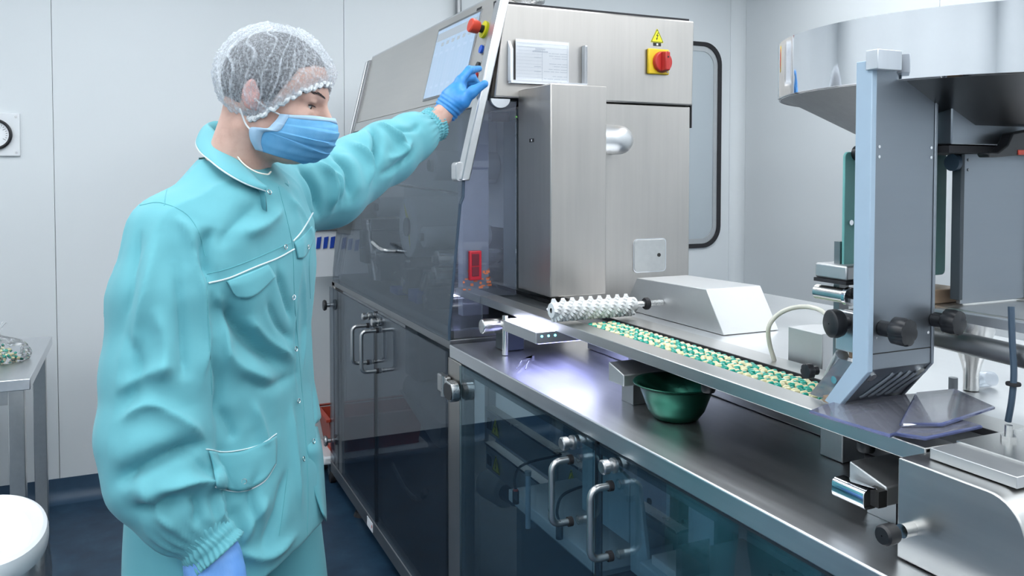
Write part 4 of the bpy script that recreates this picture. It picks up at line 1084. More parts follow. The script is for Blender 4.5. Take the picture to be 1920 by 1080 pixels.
MB().hexa([tuple(q) for q in P_], [(q[0], q[1] + .018, q[2]) for q in P_]).build('jaw', 'black_plastic', cg, bevel=.002)
q0, q1 = at(1908, 281, y=.80), at(1935, 291, y=.80)
MB().box((q0[0], .798, q1[2]), (q1[0], .82, q0[2])).build('pad', 'estop_red', cg, bevel=.001)
# ================================================================== the worker
# --- implicit surfaces: evaluate a distance field on a grid and pull a quad mesh out of it (surface nets)
def surface_nets(fn, lo, hi, h):
    lo, hi = np.array(lo, float), np.array(hi, float)
    n = np.ceil((hi - lo) / h).astype(int) + 1
    ax = [lo[i] + h * np.arange(n[i]) for i in range(3)]
    V = np.empty(n, np.float32)
    for i0 in range(0, n[0], 24):
        X, Y, Z = np.meshgrid(ax[0][i0:i0 + 24], ax[1], ax[2], indexing='ij')
        V[i0:i0 + 24] = fn(X, Y, Z)
    S = V < 0
    cnt = sum(S[a:n[0] - 1 + a, b:n[1] - 1 + b, c:n[2] - 1 + c].astype(np.int8) for a in (0, 1) for b in (0, 1) for c in (0, 1))
    act = np.argwhere((cnt > 0) & (cnt < 8))
    idx = -np.ones(np.array(n) - 1, np.int64); idx[tuple(act.T)] = np.arange(len(act))
    acc = np.zeros((len(act), 3)); num = np.zeros(len(act))
    for axis in range(3):
        for b in (0, 1):
            for c in (0, 1):
                o0 = np.zeros(3, int); oth = [k for k in range(3) if k != axis]
                o0[oth[0]], o0[oth[1]] = b, c
                o1 = o0.copy(); o1[axis] = 1
                v0 = V[tuple((act + o0).T)].astype(float); v1 = V[tuple((act + o1).T)].astype(float)
                m_ = (v0 < 0) != (v1 < 0)
                t = np.where(m_, v0 / np.where(m_, v0 - v1, 1), 0)
                p = act + o0 + t[:, None] * (o1 - o0)
                acc[m_] += p[m_]; num[m_] += 1
    verts = lo + h * acc / num[:, None]
    quads = []
    for axis in range(3):
        oth = [k for k in range(3) if k != axis]
        sl0 = [slice(1, n[k] - 1) for k in range(3)]; sl1 = list(sl0)
        sl0[axis] = slice(0, n[axis] - 1); sl1[axis] = slice(1, n[axis])
        A, B = S[tuple(sl0)], S[tuple(sl1)]
        e = np.argwhere(A != B)
        flip = A[tuple(e.T)]
        off = np.ones(3, int); off[axis] = 0
        e = e + off
        d1 = np.zeros(3, int); d1[oth[0]] = 1
        d2 = np.zeros(3, int); d2[oth[1]] = 1
        q = np.stack([idx[tuple((e - d1 - d2).T)], idx[tuple((e - d2).T)], idx[tuple(e.T)], idx[tuple((e - d1).T)]], 1)
        if axis == 1: flip = ~flip
        q[~flip] = q[~flip][:, ::-1]
        quads.append(q)
    return verts, np.concatenate(quads)
def smin(a, b, k):
    h_ = np.clip(.5 + .5 * (b - a) / k, 0, 1)
    return b + (a - b) * h_ - k * h_ * (1 - h_)
def smax(a, b, k): return -smin(-a, -b, k)
def ell(X, Y, Z, c, r):
    x, y, z = (X - c[0]) / r[0], (Y - c[1]) / r[1], (Z - c[2]) / r[2]
    k0 = np.sqrt(x * x + y * y + z * z)
    k1 = np.sqrt((x / r[0]) ** 2 + (y / r[1]) ** 2 + (z / r[2]) ** 2) + 1e-9
    return k0 * (k0 - 1) / k1
def cap(X, Y, Z, a, b, ra, rb):
    a, b = np.array(a, float), np.array(b, float); d = b - a
    t = np.clip(((X - a[0]) * d[0] + (Y - a[1]) * d[1] + (Z - a[2]) * d[2]) / (d @ d), 0, 1)
    return np.sqrt((X - a[0] - t * d[0]) ** 2 + (Y - a[1] - t * d[1]) ** 2 + (Z - a[2] - t * d[2]) ** 2) - (ra + (rb - ra) * t)
def chain(X, Y, Z, pts, k=.01):
    f = None
    for (a, ra), (b, rb) in zip(pts[:-1], pts[1:]):
        g_ = cap(X, Y, Z, a, b, ra, rb)
        f = g_ if f is None else smin(f, g_, k)
    return f
def mesh_from(verts, faces, name, mat, parent=None, label=None):
    me = bpy.data.meshes.new(name)
    me.from_pydata(np.asarray(verts).tolist(), [], np.asarray(faces).tolist())
    me.materials.append(MATS[mat])
    bm = bmesh.new(); bm.from_mesh(me); bmesh.ops.recalc_face_normals(bm, faces=bm.faces[:]); bm.to_mesh(me); bm.free()
    me.polygons.foreach_set('use_smooth', [True] * len(me.polygons)); me.update()
    o = bpy.data.objects.new(name, me)
    return link(o, parent, label=label)
def relax(verts, faces, it=2, lam=.5):
    v = np.array(verts); f = np.array(faces)
    e = np.concatenate([f[:, [0, 1]], f[:, [1, 2]], f[:, [2, 3]], f[:, [3, 0]]]); e = np.concatenate([e, e[:, ::-1]])
    deg = np.bincount(e[:, 0], minlength=len(v))[:, None]
    for _ in range(it):
        s_ = np.stack([np.bincount(e[:, 0], weights=v[e[:, 1], k], minlength=len(v)) for k in range(3)], 1) / deg
        v = v + lam * (s_ - v)
    return v
def vnormals(v, f):
    nf = np.cross(v[f[:, 2]] - v[f[:, 0]], v[f[:, 3]] - v[f[:, 1]])
    out = np.stack([np.bincount(f.ravel(), weights=np.repeat(nf[:, k], 4), minlength=len(v)) for k in range(3)], 1)
    return out / (np.linalg.norm(out, axis=1)[:, None] + 1e-12)
def snoise(P, scale, seed, octv=3):
    """cheap smooth pseudo-noise from sums of sines"""
    r = np.random.default_rng(seed); out = np.zeros(len(P)); a = 1.0; s_ = scale
    for o_ in range(octv):
        for k in range(5):
            d = r.normal(size=3); d /= np.linalg.norm(d)
            out += a * np.sin(P @ d * s_ * r.uniform(.7, 1.3) + r.uniform(0, 6.28) + 1.3 * np.sin(P @ r.normal(size=3) * s_ * .35 + r.uniform(0, 6.28))) / 5
        a *= .5; s_ *= 2.0
    return out
# --- materials of the worker
def cloth(name, col, rough=.75):
    m, nt, bs = newmat(name)
    v = coords(nt)
    n1 = noise(nt, v, 6, 3)
    nt.links.new(ramp(nt, n1, [(.3, tuple(c * .95 for c in col)), (.7, tuple(min(1, c * 1.05) for c in col))]), bs.inputs['Base Color'])
    bs.inputs['Roughness'].default_value = rough
    bs.inputs['Specular IOR Level'].default_value = .25
    bs.inputs['Sheen Weight'].default_value = .15
    rg = N(nt, 'ShaderNodeTexNoise', noise_type='RIDGED_MULTIFRACTAL')
    rg.inputs['Scale'].default_value = 7.0; rg.inputs['Detail'].default_value = 2.0; rg.inputs['Roughness'].default_value = .45
    nt.links.new(coords(nt, (1.2, 1.2, .6)), rg.inputs['Vector'])
    b1 = N(nt, 'ShaderNodeBump'); b1.inputs['Strength'].default_value = .30; b1.inputs['Distance'].default_value = .008
    nt.links.new(rg.outputs['Fac'], b1.inputs['Height'])
    b2 = N(nt, 'ShaderNodeBump'); b2.inputs['Strength'].default_value = .12; b2.inputs['Distance'].default_value = .0006
    nt.links.new(noise(nt, v, 900, 2), b2.inputs['Height']); nt.links.new(b1.outputs[0], b2.inputs['Normal'])
    nt.links.new(b2.outputs[0], bs.inputs['Normal'])
    return m
cloth('coat_cloth', (0.145, 0.45, 0.515))
cloth('coat_piping', (0.72, 0.84, 0.86))
cloth('coat_seam', (0.12, 0.42, 0.47))
m, nt, bs = newmat('skin')
v = coords(nt)
n1 = noise(nt, v, 28, 5, .6)
nt.links.new(ramp(nt, n1, [(.3, (.56, .335, .27)), (.5, (.64, .41, .335)), (.75, (.70, .475, .395))]), bs.inputs['Base Color'])
bs.inputs['Roughness'].default_value = .48
bs.inputs['Subsurface Weight'].default_value = .12
bs.inputs['Subsurface Radius'].default_value = (.012, .005, .003)
bump(nt, bs, noise(nt, v, 500, 2), .08, .0005)
plain('hair', (.026, .025, .030), .6, var=.3, nscale=200)
plain('ear_skin', (.72, .40, .36), .5)
plain('eyeball', (.62, .60, .58), .15)
plain('iris', (.05, .035, .025), .1)
m, nt, bs = newmat('glove_nitrile')
v = coords(nt)
n1 = noise(nt, v, 30, 4)
nt.links.new(ramp(nt, n1, [(.3, (.035, .25, .66)), (.7, (.07, .34, .78))]), bs.inputs['Base Color'])
bs.inputs['Roughness'].default_value = .42
cl2 = coords(nt, (1, 1, .35))
bump(nt, bs, noise(nt, cl2, 90, 3), .25, .003)
m, nt, bs = newmat('glove_pale')
v = coords(nt, (1, 1, .4))
n1 = noise(nt, v, 30, 4)
nt.links.new(ramp(nt, n1, [(.3, (.13, .34, .80)), (.7, (.22, .46, .90))]), bs.inputs['Base Color'])
bs.inputs['Roughness'].default_value = .42
bump(nt, bs, noise(nt, v, 70, 4), .5, .004)
m, nt, bs = newmat('mask_blue')
v = coords(nt)
n1 = noise(nt, v, 40, 3)
nt.links.new(ramp(nt, n1, [(.3, (.13, .42, .74)), (.7, (.19, .50, .82))]), bs.inputs['Base Color'])
bs.inputs['Roughness'].default_value = .8
bump(nt, bs, noise(nt, v, 700, 2), .2, .0006)
plain('mask_band', (.42, .62, .82), .8, var=.03)
plain('mask_strap', (.80, .84, .86), .7)
# hair net: white non-woven, see-through between its fibres
m = bpy.data.materials.new('hairnet'); m.use_nodes = True; MATS['hairnet'] = m
nt = m.node_tree; nt.nodes.clear()
out = N(nt, 'ShaderNodeOutputMaterial'); tr = N(nt, 'ShaderNodeBsdfTransparent'); df = N(nt, 'ShaderNodeBsdfDiffuse'); df.inputs[0].default_value = (.82, .88, .95, 1)
tl = N(nt, 'ShaderNodeBsdfTranslucent'); tl.inputs[0].default_value = (.8, .84, .88, 1)
ms = N(nt, 'ShaderNodeMixShader'); ms.inputs[0].default_value = .25; nt.links.new(df.outputs[0], ms.inputs[1]); nt.links.new(tl.outputs[0], ms.inputs[2])
v = coords(nt)
fib = noise(nt, v, 260, 4, .7)
at_ = N(nt, 'ShaderNodeAttribute'); at_.attribute_name = 'ridge'
s1 = N(nt, 'ShaderNodeMath', operation='MULTIPLY_ADD'); s1.inputs[1].default_value = 1.0
nt.links.new(maprange(nt, fib, .35, .7, .10, .46), s1.inputs[0]); nt.links.new(at_.outputs['Fac'], s1.inputs[2]); s1.use_clamp = True
mx = N(nt, 'ShaderNodeMixShader'); nt.links.new(s1.outputs[0], mx.inputs[0]); nt.links.new(tr.outputs[0], mx.inputs[1]); nt.links.new(ms.outputs[0], mx.inputs[2])
nt.links.new(mx.outputs[0], out.inputs[0])

# --- body frame
C0 = at(427, 600, d=1.62)[:2]
Fd = np.array([.804, -.594]); Ld = np.array([.594, .804])        # chest direction, his left
def bodyP(l, q, z): return np.array([*(C0 + Ld * l + Fd * q), z])
SR = at(320, 445, d=1.47)        # right shoulder
SL = at(548, 362, d=1.86)        # left shoulder
EL, WL = at(700, 312, d=2.06), at(818, 228, d=2.26)       # left elbow, wrist
ER, WR = at(296, 800, d=1.40), at(392, 1020, d=1.40)
NB = at(452, 300, d=1.60)        # neck base
# --- head frame
HO = at(512, 182, d=1.585)       # head origin
fx = np.array([.895, -.446, 0.]); fx /= np.linalg.norm(fx)
tilt = math.radians(11)
hx = fx * math.cos(tilt) + np.array([0, 0, -math.sin(tilt)])
hy = np.array([-fx[1], fx[0], 0.])
hz = np.cross(hx, hy)
def H(x, y, z): return HO + hx * x + hy * y + hz * z
def hl(P):
    d = np.asarray(P) - HO
    return np.stack([d @ hx, d @ hy, d @ hz], -1)
W_ = thing('person', 'person in teal work coat, hair net and face mask reaching for the control panel', 'person', (float(C0[0]), float(C0[1]), 0))
# --- head and neck: one continuous skin
def f_head(X, Y, Z):
    D = np.stack([X - HO[0], Y - HO[1], Z - HO[2]], -1)
    x, y, z = D @ hx, D @ hy, D @ hz
    ya = np.abs(y)
    f = ell(x, y, z, (-.001, 0, .034), (.0985, .077, .089))
    f = smin(f, ell(x, y, z, (.036, 0, -.030), (.062, .060, .082)), .03)
    f = smin(f, ell(x, ya, z, (.050, .012, -.082), (.040, .032, .032)), .03)
    f = smin(f, cap(x, ya, z, (.012, .047, -.058), (.055, .028, -.092), .016, .015), .03)       # jaw line
    f = smin(f, cap(x, ya, z, (.088, .010, .018), (.074, .048, .014), .0125, .010), .014)        # brow
    f = smin(f, ell(x, ya, z, (.066, .043, -.030), (.022, .020, .017)), .02)                     # cheek bone
    f = smax(f, -ell(x, ya, z, (.101, .034, -.006), (.017, .019, .013)), .010)                   # eye socket
    f = smin(f, cap(x, y, z, (.093, 0, .006), (.117, 0, -.036), .008, .0125), .010)              # nose
    f = smin(f, ell(x, ya, z, (.104, .013, -.040), (.012, .008, .008)), .008)
    f = smin(f, ell(x, y, z, (.088, 0, -.070), (.014, .024, .012)), .012)                        # lips
    f = smin(f, ell(x, y, z, (.080, 0, -.096), (.016, .018, .013)), .015)                        # chin
    f = smin(f, ell(x, ya, z, (.0795, .0335, .0035), (.014, .0165, .0048)), .004)                # upper lid
    f = smin(f, ell(x, ya, z, (.0785, .0335, -.0150), (.013, .0150, .0045)), .005)               # lower lid
    nb = hl(NB)
    g_ = cap(x, y, z, (-.035, 0, -.050), (nb[0] - .010, nb[1], nb[2] - .06), .054, .062)
    f = smin(f, g_, .03)
    f = smin(f, cap(x, ya, z, (-.03, .05, -.07), (nb[0] + .035, .022, nb[2] - .02), .012, .014), .02)   # neck muscle
    return f
lo = HO - np.array([.17, .17, .30]); hi = HO + np.array([.17, .17, .16])
v_, q_ = surface_nets(f_head, lo, hi, .0032)
mesh_from(relax(v_, q_, 2), q_, 'head', 'skin', W_)
hd = [o for o in W_.children if o.name.startswith('head')][0]
# eyes and brows
for s_ in (-1, 1):
    e_ = MB(); c = H(.0740, .0335 * s_, -.0060)
    e_.grid([[c + .0125 * (math.cos(a) * hx + math.sin(a) * (math.cos(b) * hy + math.sin(b) * hz)) for b in np.linspace(0, 2 * math.pi, 24, endpoint=False)] for a in np.linspace(.001, 1.8, 12)], closed=True)
    eo = e_.build('eye', 'eyeball', hd, angle=180)
    gz_ = (hx * .93 - hz * .30 + hy * .05); gz_ /= np.linalg.norm(gz_); ga = np.cross(gz_, hz); ga /= np.linalg.norm(ga); gb = np.cross(ga, gz_)
    MB().grid([[c + .0129 * (math.cos(a) * gz_ + math.sin(a) * (math.cos(b) * ga + math.sin(b) * gb)) for b in np.linspace(0, 2 * math.pi, 20, endpoint=False)] for a in np.linspace(.001, .48, 5)], closed=True).build('iris', 'iris', eo, angle=180)
    br = []
    for k in range(46):
        f = k / 45; rr_ = random.Random(k * 7 + s_)
        px_ = np.interp(f, [0, .5, 1], [.1015, .0955, .074]); py_ = np.interp(f, [0, .5, 1], [.012, .034, .054]); pz_ = np.interp(f, [0, .5, 1], [.0165, .0225, .0170])
        br.append((px_, py_, pz_))
    mb = MB()
    for k, (a, b, c_) in enumerate(br):
        for j in range(2):
            rr_ = random.Random(k * 3 + j)
            p0 = H(a + .0015, s_ * b, c_ + (j - 1) * .0022 + rr_.uniform(-.001, .001)); p1 = H(a - .0015, s_ * (b + .0075), c_ + (j - 1) * .0015 + rr_.uniform(.000, .0025))
            mb.tube([p0, (p0 + p1) / 2 + hx * .0005, p1], [.0003, .0004, .0002], 5)
    mb.build('eyebrow', 'hair', hd)
    mb = MB()
    for k in range(14):
        f = k / 13
        b = .022 + .024 * f
        p0 = H(.0885 - .005 * f, s_ * b, -.0018 - .002 * abs(f - .5)); p1 = p0 + hx * .0028 - hz * .0022 + hy * s_ * .003 * (f - .3)
        mb.tube([p0, (p0 + p1) / 2 - hz * .0006, p1], [.0006, .0005, .0002], 4)
    mb.build('lashes', 'hair', hd)
    # ear
    def f_ear(X, Y, Z, s_=s_):
        D = np.stack([X - HO[0], Y - HO[1], Z - HO[2]], -1)
        x, y, z = D @ hx, (D @ hy) * s_, D @ hz
        y = y - .55 * (-.004 - x) * .5
        f = ell(x, y, z, (-.014, .075, -.004), (.016, .008, .028))
        f = smax(f, -ell(x, y, z, (-.011, .085, .002), (.009, .007, .017)), .004)
        return smin(f, ell(x, y, z, (-.006, .071, -.027), (.008, .006, .008)), .006)
    ec_ = H(-.018, .08 * s_, -.012)
    ve, qe = surface_nets(f_ear, ec_ - .055, ec_ + .055, .0026)
    mesh_from(relax(ve, qe, 1), qe, 'ear', 'ear_skin', hd)
# hair and hair net are shells over the skull
def shell(az, s_, rx_f, rx_b, ry, rz, edge, c=(-.001, 0, .030)):
    """az 0 = face side; s_ 0 at the crown, 1 at the rim; edge(az) gives the rim height"""
    ez = edge(az)
    rx_ = rx_f if math.cos(az) > 0 else rx_b
    lo_ = math.asin(max(-.97, min(.97, (ez - c[2]) / rz)))
    el_ = math.pi / 2 + (lo_ - math.pi / 2) * s_
    return np.array([c[0] + rx_ * math.cos(az) * math.cos(el_), c[1] + ry * math.sin(az) * math.cos(el_), c[2] + rz * math.sin(el_)])
def hair_edge(az):
    a = abs((az + math.pi) % (2 * math.pi) - math.pi)
    return float(np.interp(a, [0, .5, .9, 1.15, 1.35, 1.6, 1.9, 2.2, 2.6, 3.15], [.074, .072, .060, .020, -.022, -.005, -.005, -.035, -.052, -.056]))
def net_edge(az):
    a = abs((az + math.pi) % (2 * math.pi) - math.pi)
    return float(np.interp(a, [0, .35, .8, 1.2, 1.5, 1.9, 2.4, 3.15], [.046, .042, .018, -.022, -.045, -.054, -.054, -.048]))
NA = 160
rows = []
for s_ in np.linspace(.01, 1, 26):
    rows.append([H(*shell(2 * math.pi * k / NA, s_, .1005, .1010, .0810, .0935, hair_edge)) for k in range(NA)])
MB().grid(rows, closed=True).build('hair', 'hair', W_, angle=180)
NA, NS = 340, 90
rows = []; ridge = []
az_ = np.array([2 * math.pi * k / NA for k in range(NA)])
def rid(x): return 1 - np.abs(np.sin(x))
for i, s_ in enumerate(np.linspace(.004, 1, NS)):
    row = []
    for k in range(NA):
        a = az_[k]
        p = shell(a, s_, .1160, .1130, .1000, .106, net_edge)
        row.append(p)
    row = np.array(row)
    # creases fan out from the gathered rim towards the crown, branching and wavering
    c1 = rid(az_ * 12.0 + 1.7 * np.sin(s_ * 5 + az_ * 3) + .7 * np.sin(s_ * 14 + az_ * 5)) ** 9
    c2 = rid(az_ * 31.0 + 2.0 * np.sin(s_ * 9 + az_ * 4) + 1.0 * np.sin(s_ * 23 + az_ * 9)) ** 5 * np.clip((s_ - .35) / .3, 0, 1)
    c3 = rid(s_ * 26 + 2.3 * np.sin(az_ * 6 + s_ * 3) + 1.3 * np.sin(az_ * 17) + .8 * np.sin(az_ * 41)) ** 7 * .9
    ru = np.clip((s_ - .86) / .1, 0, 1)
    r_ = np.clip(.85 * c1 + .60 * c2 + .60 * c3, 0, 1.2) * np.clip(s_ / .15, 0, 1)
    cen = np.array([-.001, 0, .030]); nrm_ = row - cen; nrm_ /= np.linalg.norm(nrm_, axis=1)[:, None]
    dsp = .0052 * r_ + .0022 * np.sin(az_ * 5 + s_ * 7) + .0025 * ru * np.sin(az_ * 46 + 2 * np.sin(az_ * 7)) - (.0150 - .0095 * np.abs(np.sin(az_)) ** 3) * np.clip((s_ - .80) / .2, 0, 1) ** 1.5
    row = row + nrm_ * dsp[:, None]
    row[:, 2] += .0025 * ru * np.sin(az_ * 23 + 1.3 * np.sin(az_ * 9))
    rows.append([H(*p) for p in row])
    ridge.append(.70 * r_ + .42 * ru)
net = MB().grid(rows, closed=True).build('hair_net', 'hairnet', W_, angle=180, label='white crinkled see-through hair net')
at2 = net.data.attributes.new('ridge', 'FLOAT', 'POINT')
at2.data.foreach_set('value', np.concatenate(ridge).astype(np.float32))
rim = []
for k in range(NA * 4):
    a = 2 * math.pi * k / (NA * 4)
    p = shell(a, 1.0, .1160, .1130, .1000, .106, net_edge); cen = np.array([-.001, 0, .030]); n_ = (p - cen) / np.linalg.norm(p - cen)
    w_ = math.sin(a * 58 + 2 * math.sin(a * 7))
    p = p - n_ * (.0125 - .0095 * abs(math.sin(a)) ** 3 - .0016 * w_) + np.array([0, 0, -.001 + .0028 * math.sin(a * 37 + math.sin(a * 11))])
    rim.append(H(*p))
MB().tube(rim, [.0042 + .0006 * math.sin(k * .61) for k in range(NA * 4)], 7, closed=True).build('net_elastic', 'mask_strap', net)
# --- face mask: pleated sheet from the nose bridge round both cheeks to below the chin
mrows = [  # front x, z ; side x, y, z
    (.1200, -.018, .040, .068, -.030), (.1290, -.032, .038, .071, -.040), (.1335, -.047, .034, .073, -.050), (.1330, -.063, .027, .0745, -.060),
    (.1280, -.078, .008, .0755, -.062), (.1180, -.093, -.008, .0735, -.066), (.1010, -.106, -.006, .0680, -.084), (.0800, -.113, .006, .0580, -.103)]
cols_ = 40
sp_rows = spline([np.array(r) for r in mrows], 7)
rows = []
for i, (fx_, fz_, sx_, sy_, sz_) in enumerate(sp_rows):
    f = i / (len(sp_rows) - 1)
    pl_ = sum(.0030 * max(0, 1 - ((f - f0) % 1.0) / .16) for f0 in (.26, .46, .64) if 0 <= f - f0 < .16)
    row = []
    for j in range(cols_ + 1):
        t = -1 + 2 * j / cols_
        a = t * math.pi / 2
        cx2 = math.cos(a)
        e = abs(t)
        X_ = sx_ + (fx_ - sx_) * (abs(cx2) ** .85); Y_ = sy_ * math.copysign(abs(math.sin(a)) ** .95, t)
        Z_ = sz_ + (fz_ - sz_) * (abs(cx2) ** 1.05)
        bulge = pl_ * (1 - e ** 4)
        X_ += bulge * .8; Y_ += math.copysign(bulge * .5, t) if t else 0
        Z_ += .0012 * math.sin(8 * t + i) * (1 - e) ; X_ += .0015 * math.sin(5 * t + f * 9)
        row.append(H(X_, Y_, Z_))
    rows.append(row)
mk = MB().grid(rows).build('face_mask', 'mask_blue', W_, angle=60, label='blue pleated disposable face mask')
sm = mk.modifiers.new('thickness', 'SOLIDIFY'); sm.thickness = .0012; sm.offset = 0
mi = MB()
mi.grid([[p + hx * .0016 for p in rows[k]] for k in (0, 2, 4)])
tb = mi.build('nose_band', 'mask_band', mk, angle=60)
sm = tb.modifiers.new('thickness', 'SOLIDIFY'); sm.thickness = .0012; sm.offset = 0
for jj in (0, cols_):
    ed = [r[jj] for r in rows]
    inn_ = [r[jj + (2 if jj == 0 else -2)] for r in rows]
    eb = MB().grid([[p + hy * (.0012 if jj else -.0012) for p in ed], [p + hy * (.0014 if jj else -.0014) for p in inn_]]).build('side_band', 'mask_band', mk)
    sm = eb.modifiers.new('thickness', 'SOLIDIFY'); sm.thickness = .0012; sm.offset = 0
for s_ in (-1, 1):
    j_ = 0 if s_ < 0 else cols_
    MB().tube(spline([rows[1][j_], H(.018, .0770 * s_, -.024), H(-.004, .086 * s_, -.012)], 5), .0016, 8).build('ear_loop', 'mask_strap', mk)
    MB().tube(spline([rows[-14][j_], H(-.018, .0720 * s_, -.058), H(-.030, .078 * s_, -.034)], 5), .0016, 8).build('ear_loop', 'mask_strap', mk)
# --- coat
zr = [.62, .72, .85, 1.00, 1.12, 1.24, 1.33, 1.40, 1.47]
ra = [.238, .232, .222, .212, .208, .205, .188, .130, .060]     # half width
rb = [.174, .170, .158, .136, .134, .138, .128, .098, .050]     # half depth
rq = [.014, .014, .010, .004, .000, .008, .018, .030, .040]  # forward lean
def torso(X, Y, Z):
    a, b, q0 = np.interp(Z, zr, ra), np.interp(Z, zr, rb), np.interp(Z, zr, rq)
    x, y = X - C0[0], Y - C0[1]
    l, q = x * Ld[0] + y * Ld[1], x * Fd[0] + y * Fd[1] - q0
    f = ((np.abs(l) / a) ** 2.4 + (np.abs(q) / b) ** 2.4) ** (1 / 2.4)
    f = (f - 1) * np.minimum(a, b)
    hem = .655 + .50 * np.clip(q, -.1, .2) + .05 * l
    st = lambda v, a, b: np.clip((v - a) / (b - a), 0, 1)
    hem = hem + .19 * st(l, .050, .075) * st(q, .0, .05)
    return smax(smax(f, Z - 1.415, .03), hem - Z, .004)
s_neck = NB + np.array([-.016, .012, -.048])
sleeveR = [(SR, .078), (at(306, 560, d=1.44), .088), (at(300, 700, d=1.42), .089), (at(292, 815, d=1.40), .090), (at(300, 890, d=1.39), .084), (at(340, 955, d=1.385), .066), (at(378, 1005, d=1.385), .044)]
sleeveL = [(SL, .096), (at(615, 352, d=1.94), .090), (at(668, 318, d=2.03), .079), (at(725, 287, d=2.12), .079), (at(772, 258, d=2.19), .062), (at(800, 242, d=2.235), .043)]
def f_coat(X, Y, Z):
    f = torso(X, Y, Z)
    f = smin(f, cap(X, Y, Z, s_neck, SR + np.array([.014, .012, .0]), .072, .058), .04)
    f = smin(f, cap(X, Y, Z, s_neck, SL + np.array([-.02, -.02, .0]), .068, .075), .05)
    fl_ = chain(X, Y, Z, sleeveL, .02)
    f = smin(f, fl_, .035)
    fr_ = chain(X, Y, Z, sleeveR, .02)
    k = np.interp(Z, [1.05, 1.30], [.006, .035])
    f = smin(f, fr_, k)
    # neck opening
    g_ = cap(X, Y, Z, NB + np.array([-.01, .005, -.02]), NB + np.array([.0, 0, .2]), .062, .075)
    return smax(f, -g_, .006)
lo = np.array([C0[0] - .42, C0[1] - .42, .62]); hi = np.array([C0[0] + .78, C0[1] + .75, 1.66])
cvv, cq = surface_nets(f_coat, lo, hi, .0052)
cvv = relax(cvv, cq, 3)
def bvh_of(v, f): return BVHTree.FromPolygons([tuple(p) for p in v], [tuple(int(i) for i in q) for q in f])
bt = bvh_of(cvv, cq)
def proj(u, v, tree=None, lift=0.0):
    r = ray(u, v); r = r / np.linalg.norm(r)
    hit = (tree or bt).ray_cast(Vector(CAM), Vector(r))
    if hit[0] is None: return None
    return np.array(hit[0]) + np.array(hit[1]) * lift
# traced creases: pixel course, height (m, + ridge, - valley), half width (m)
FOLDS = [
    # right sleeve
    ([(300, 430), (270, 560), (240, 700)], .006, .022), ([(330, 470), (345, 620), (350, 720)], -.007, .020), ([(372, 480), (385, 600), (380, 720)], .005, .012),
    ([(215, 740), (270, 705), (330, 690)], .005, .020), ([(225, 790), (290, 760), (392, 830)], .007, .018), ([(390, 830), (330, 848), (260, 880), (215, 905)], -.014, .020),
    ([(395, 850), (402, 905), (350, 905), (280, 925)], .012, .018), ([(340, 930), (290, 950), (250, 955)], -.009, .018), ([(360, 920), (375, 950), (365, 985)], -.008, .013), ([(400, 900), (412, 940), (410, 985)], .006, .010),
    ([(265, 900), (300, 960), (340, 1000)], .006, .014), ([(240, 620), (260, 700), (235, 760)], -.005, .018), ([(290, 570), (310, 650), (300, 720)], .006, .022),
    # chest and belly
    ([(400, 560), (450, 610), (500, 655), (545, 690)], -.016, .030), ([(455, 590), (500, 640), (552, 675)], .012, .022), ([(410, 640), (450, 690), (520, 720)], .007, .025),
    ([(440, 700), (500, 725), (560, 700)], -.006, .020), ([(405, 470), (440, 420), (490, 380)], -.005, .022), ([(455, 440), (500, 420), (535, 390)], .005, .020),
    ([(400, 420), (380, 470), (392, 530)], -.008, .016), ([(520, 500), (535, 560), (545, 600)], -.006, .012), ([(570, 500), (575, 600), (570, 700)], .005, .014),
    ([(405, 760), (430, 800), (440, 830)], -.005, .020), ([(500, 930), (470, 980), (450, 1030)], .007, .022), ([(540, 880), (520, 960), (490, 1040)], -.006, .020), ([(430, 1030), (500, 1045), (560, 1000)], .006, .016),
    ([(545, 750), (555, 850), (565, 960)], .005, .016), ([(590, 720), (595, 800), (600, 860)], -.005, .012),
    ([(470, 750), (490, 800), (500, 840)], .005, .018), ([(560, 560), (555, 640), (560, 740)], -.004, .010),
    # left sleeve
    ([(560, 310), (590, 350), (600, 410)], -.010, .018), ([(590, 300), (625, 340), (620, 400)], .010, .018), ([(620, 285), (655, 320), (660, 375)], -.012, .016),
    ([(655, 262), (690, 300), (690, 350)], .010, .016), ([(690, 235), (705, 265), (700, 320)], -.016, .013), ([(698, 228), (735, 245), (765, 270)], .008, .012),
    ([(720, 300), (750, 290), (775, 262)], .006, .012), ([(735, 240), (770, 245), (785, 232)], -.006, .010), ([(710, 330), (745, 310), (780, 280)], -.006, .012),
    ([(540, 370), (570, 400), (590, 450)], .005, .018),
    ([(405, 545), (425, 600), (420, 680)], .006, .014), ([(395, 660), (410, 720), (400, 790)], -.005, .012), ([(330, 400), (360, 450), (372, 520)], .005, .012),
    ([(260, 420), (248, 520), (230, 620)], -.004, .016), ([(500, 560), (520, 610), (548, 640)], -.005, .010), ([(480, 880), (470, 940), (480, 1000)], -.005, .012),
    ([(410, 960), (430, 990), (440, 1040)], .006, .012), ([(610, 320), (640, 335), (640, 390)], .004, .010), ([(745, 250), (760, 285), (745, 320)], .005, .010),
]
nrmv = vnormals(cvv, cq)
if ((cvv.mean(0) - cvv) * nrmv).sum() > 0: nrmv = -nrmv
disp = np.zeros(len(cvv))
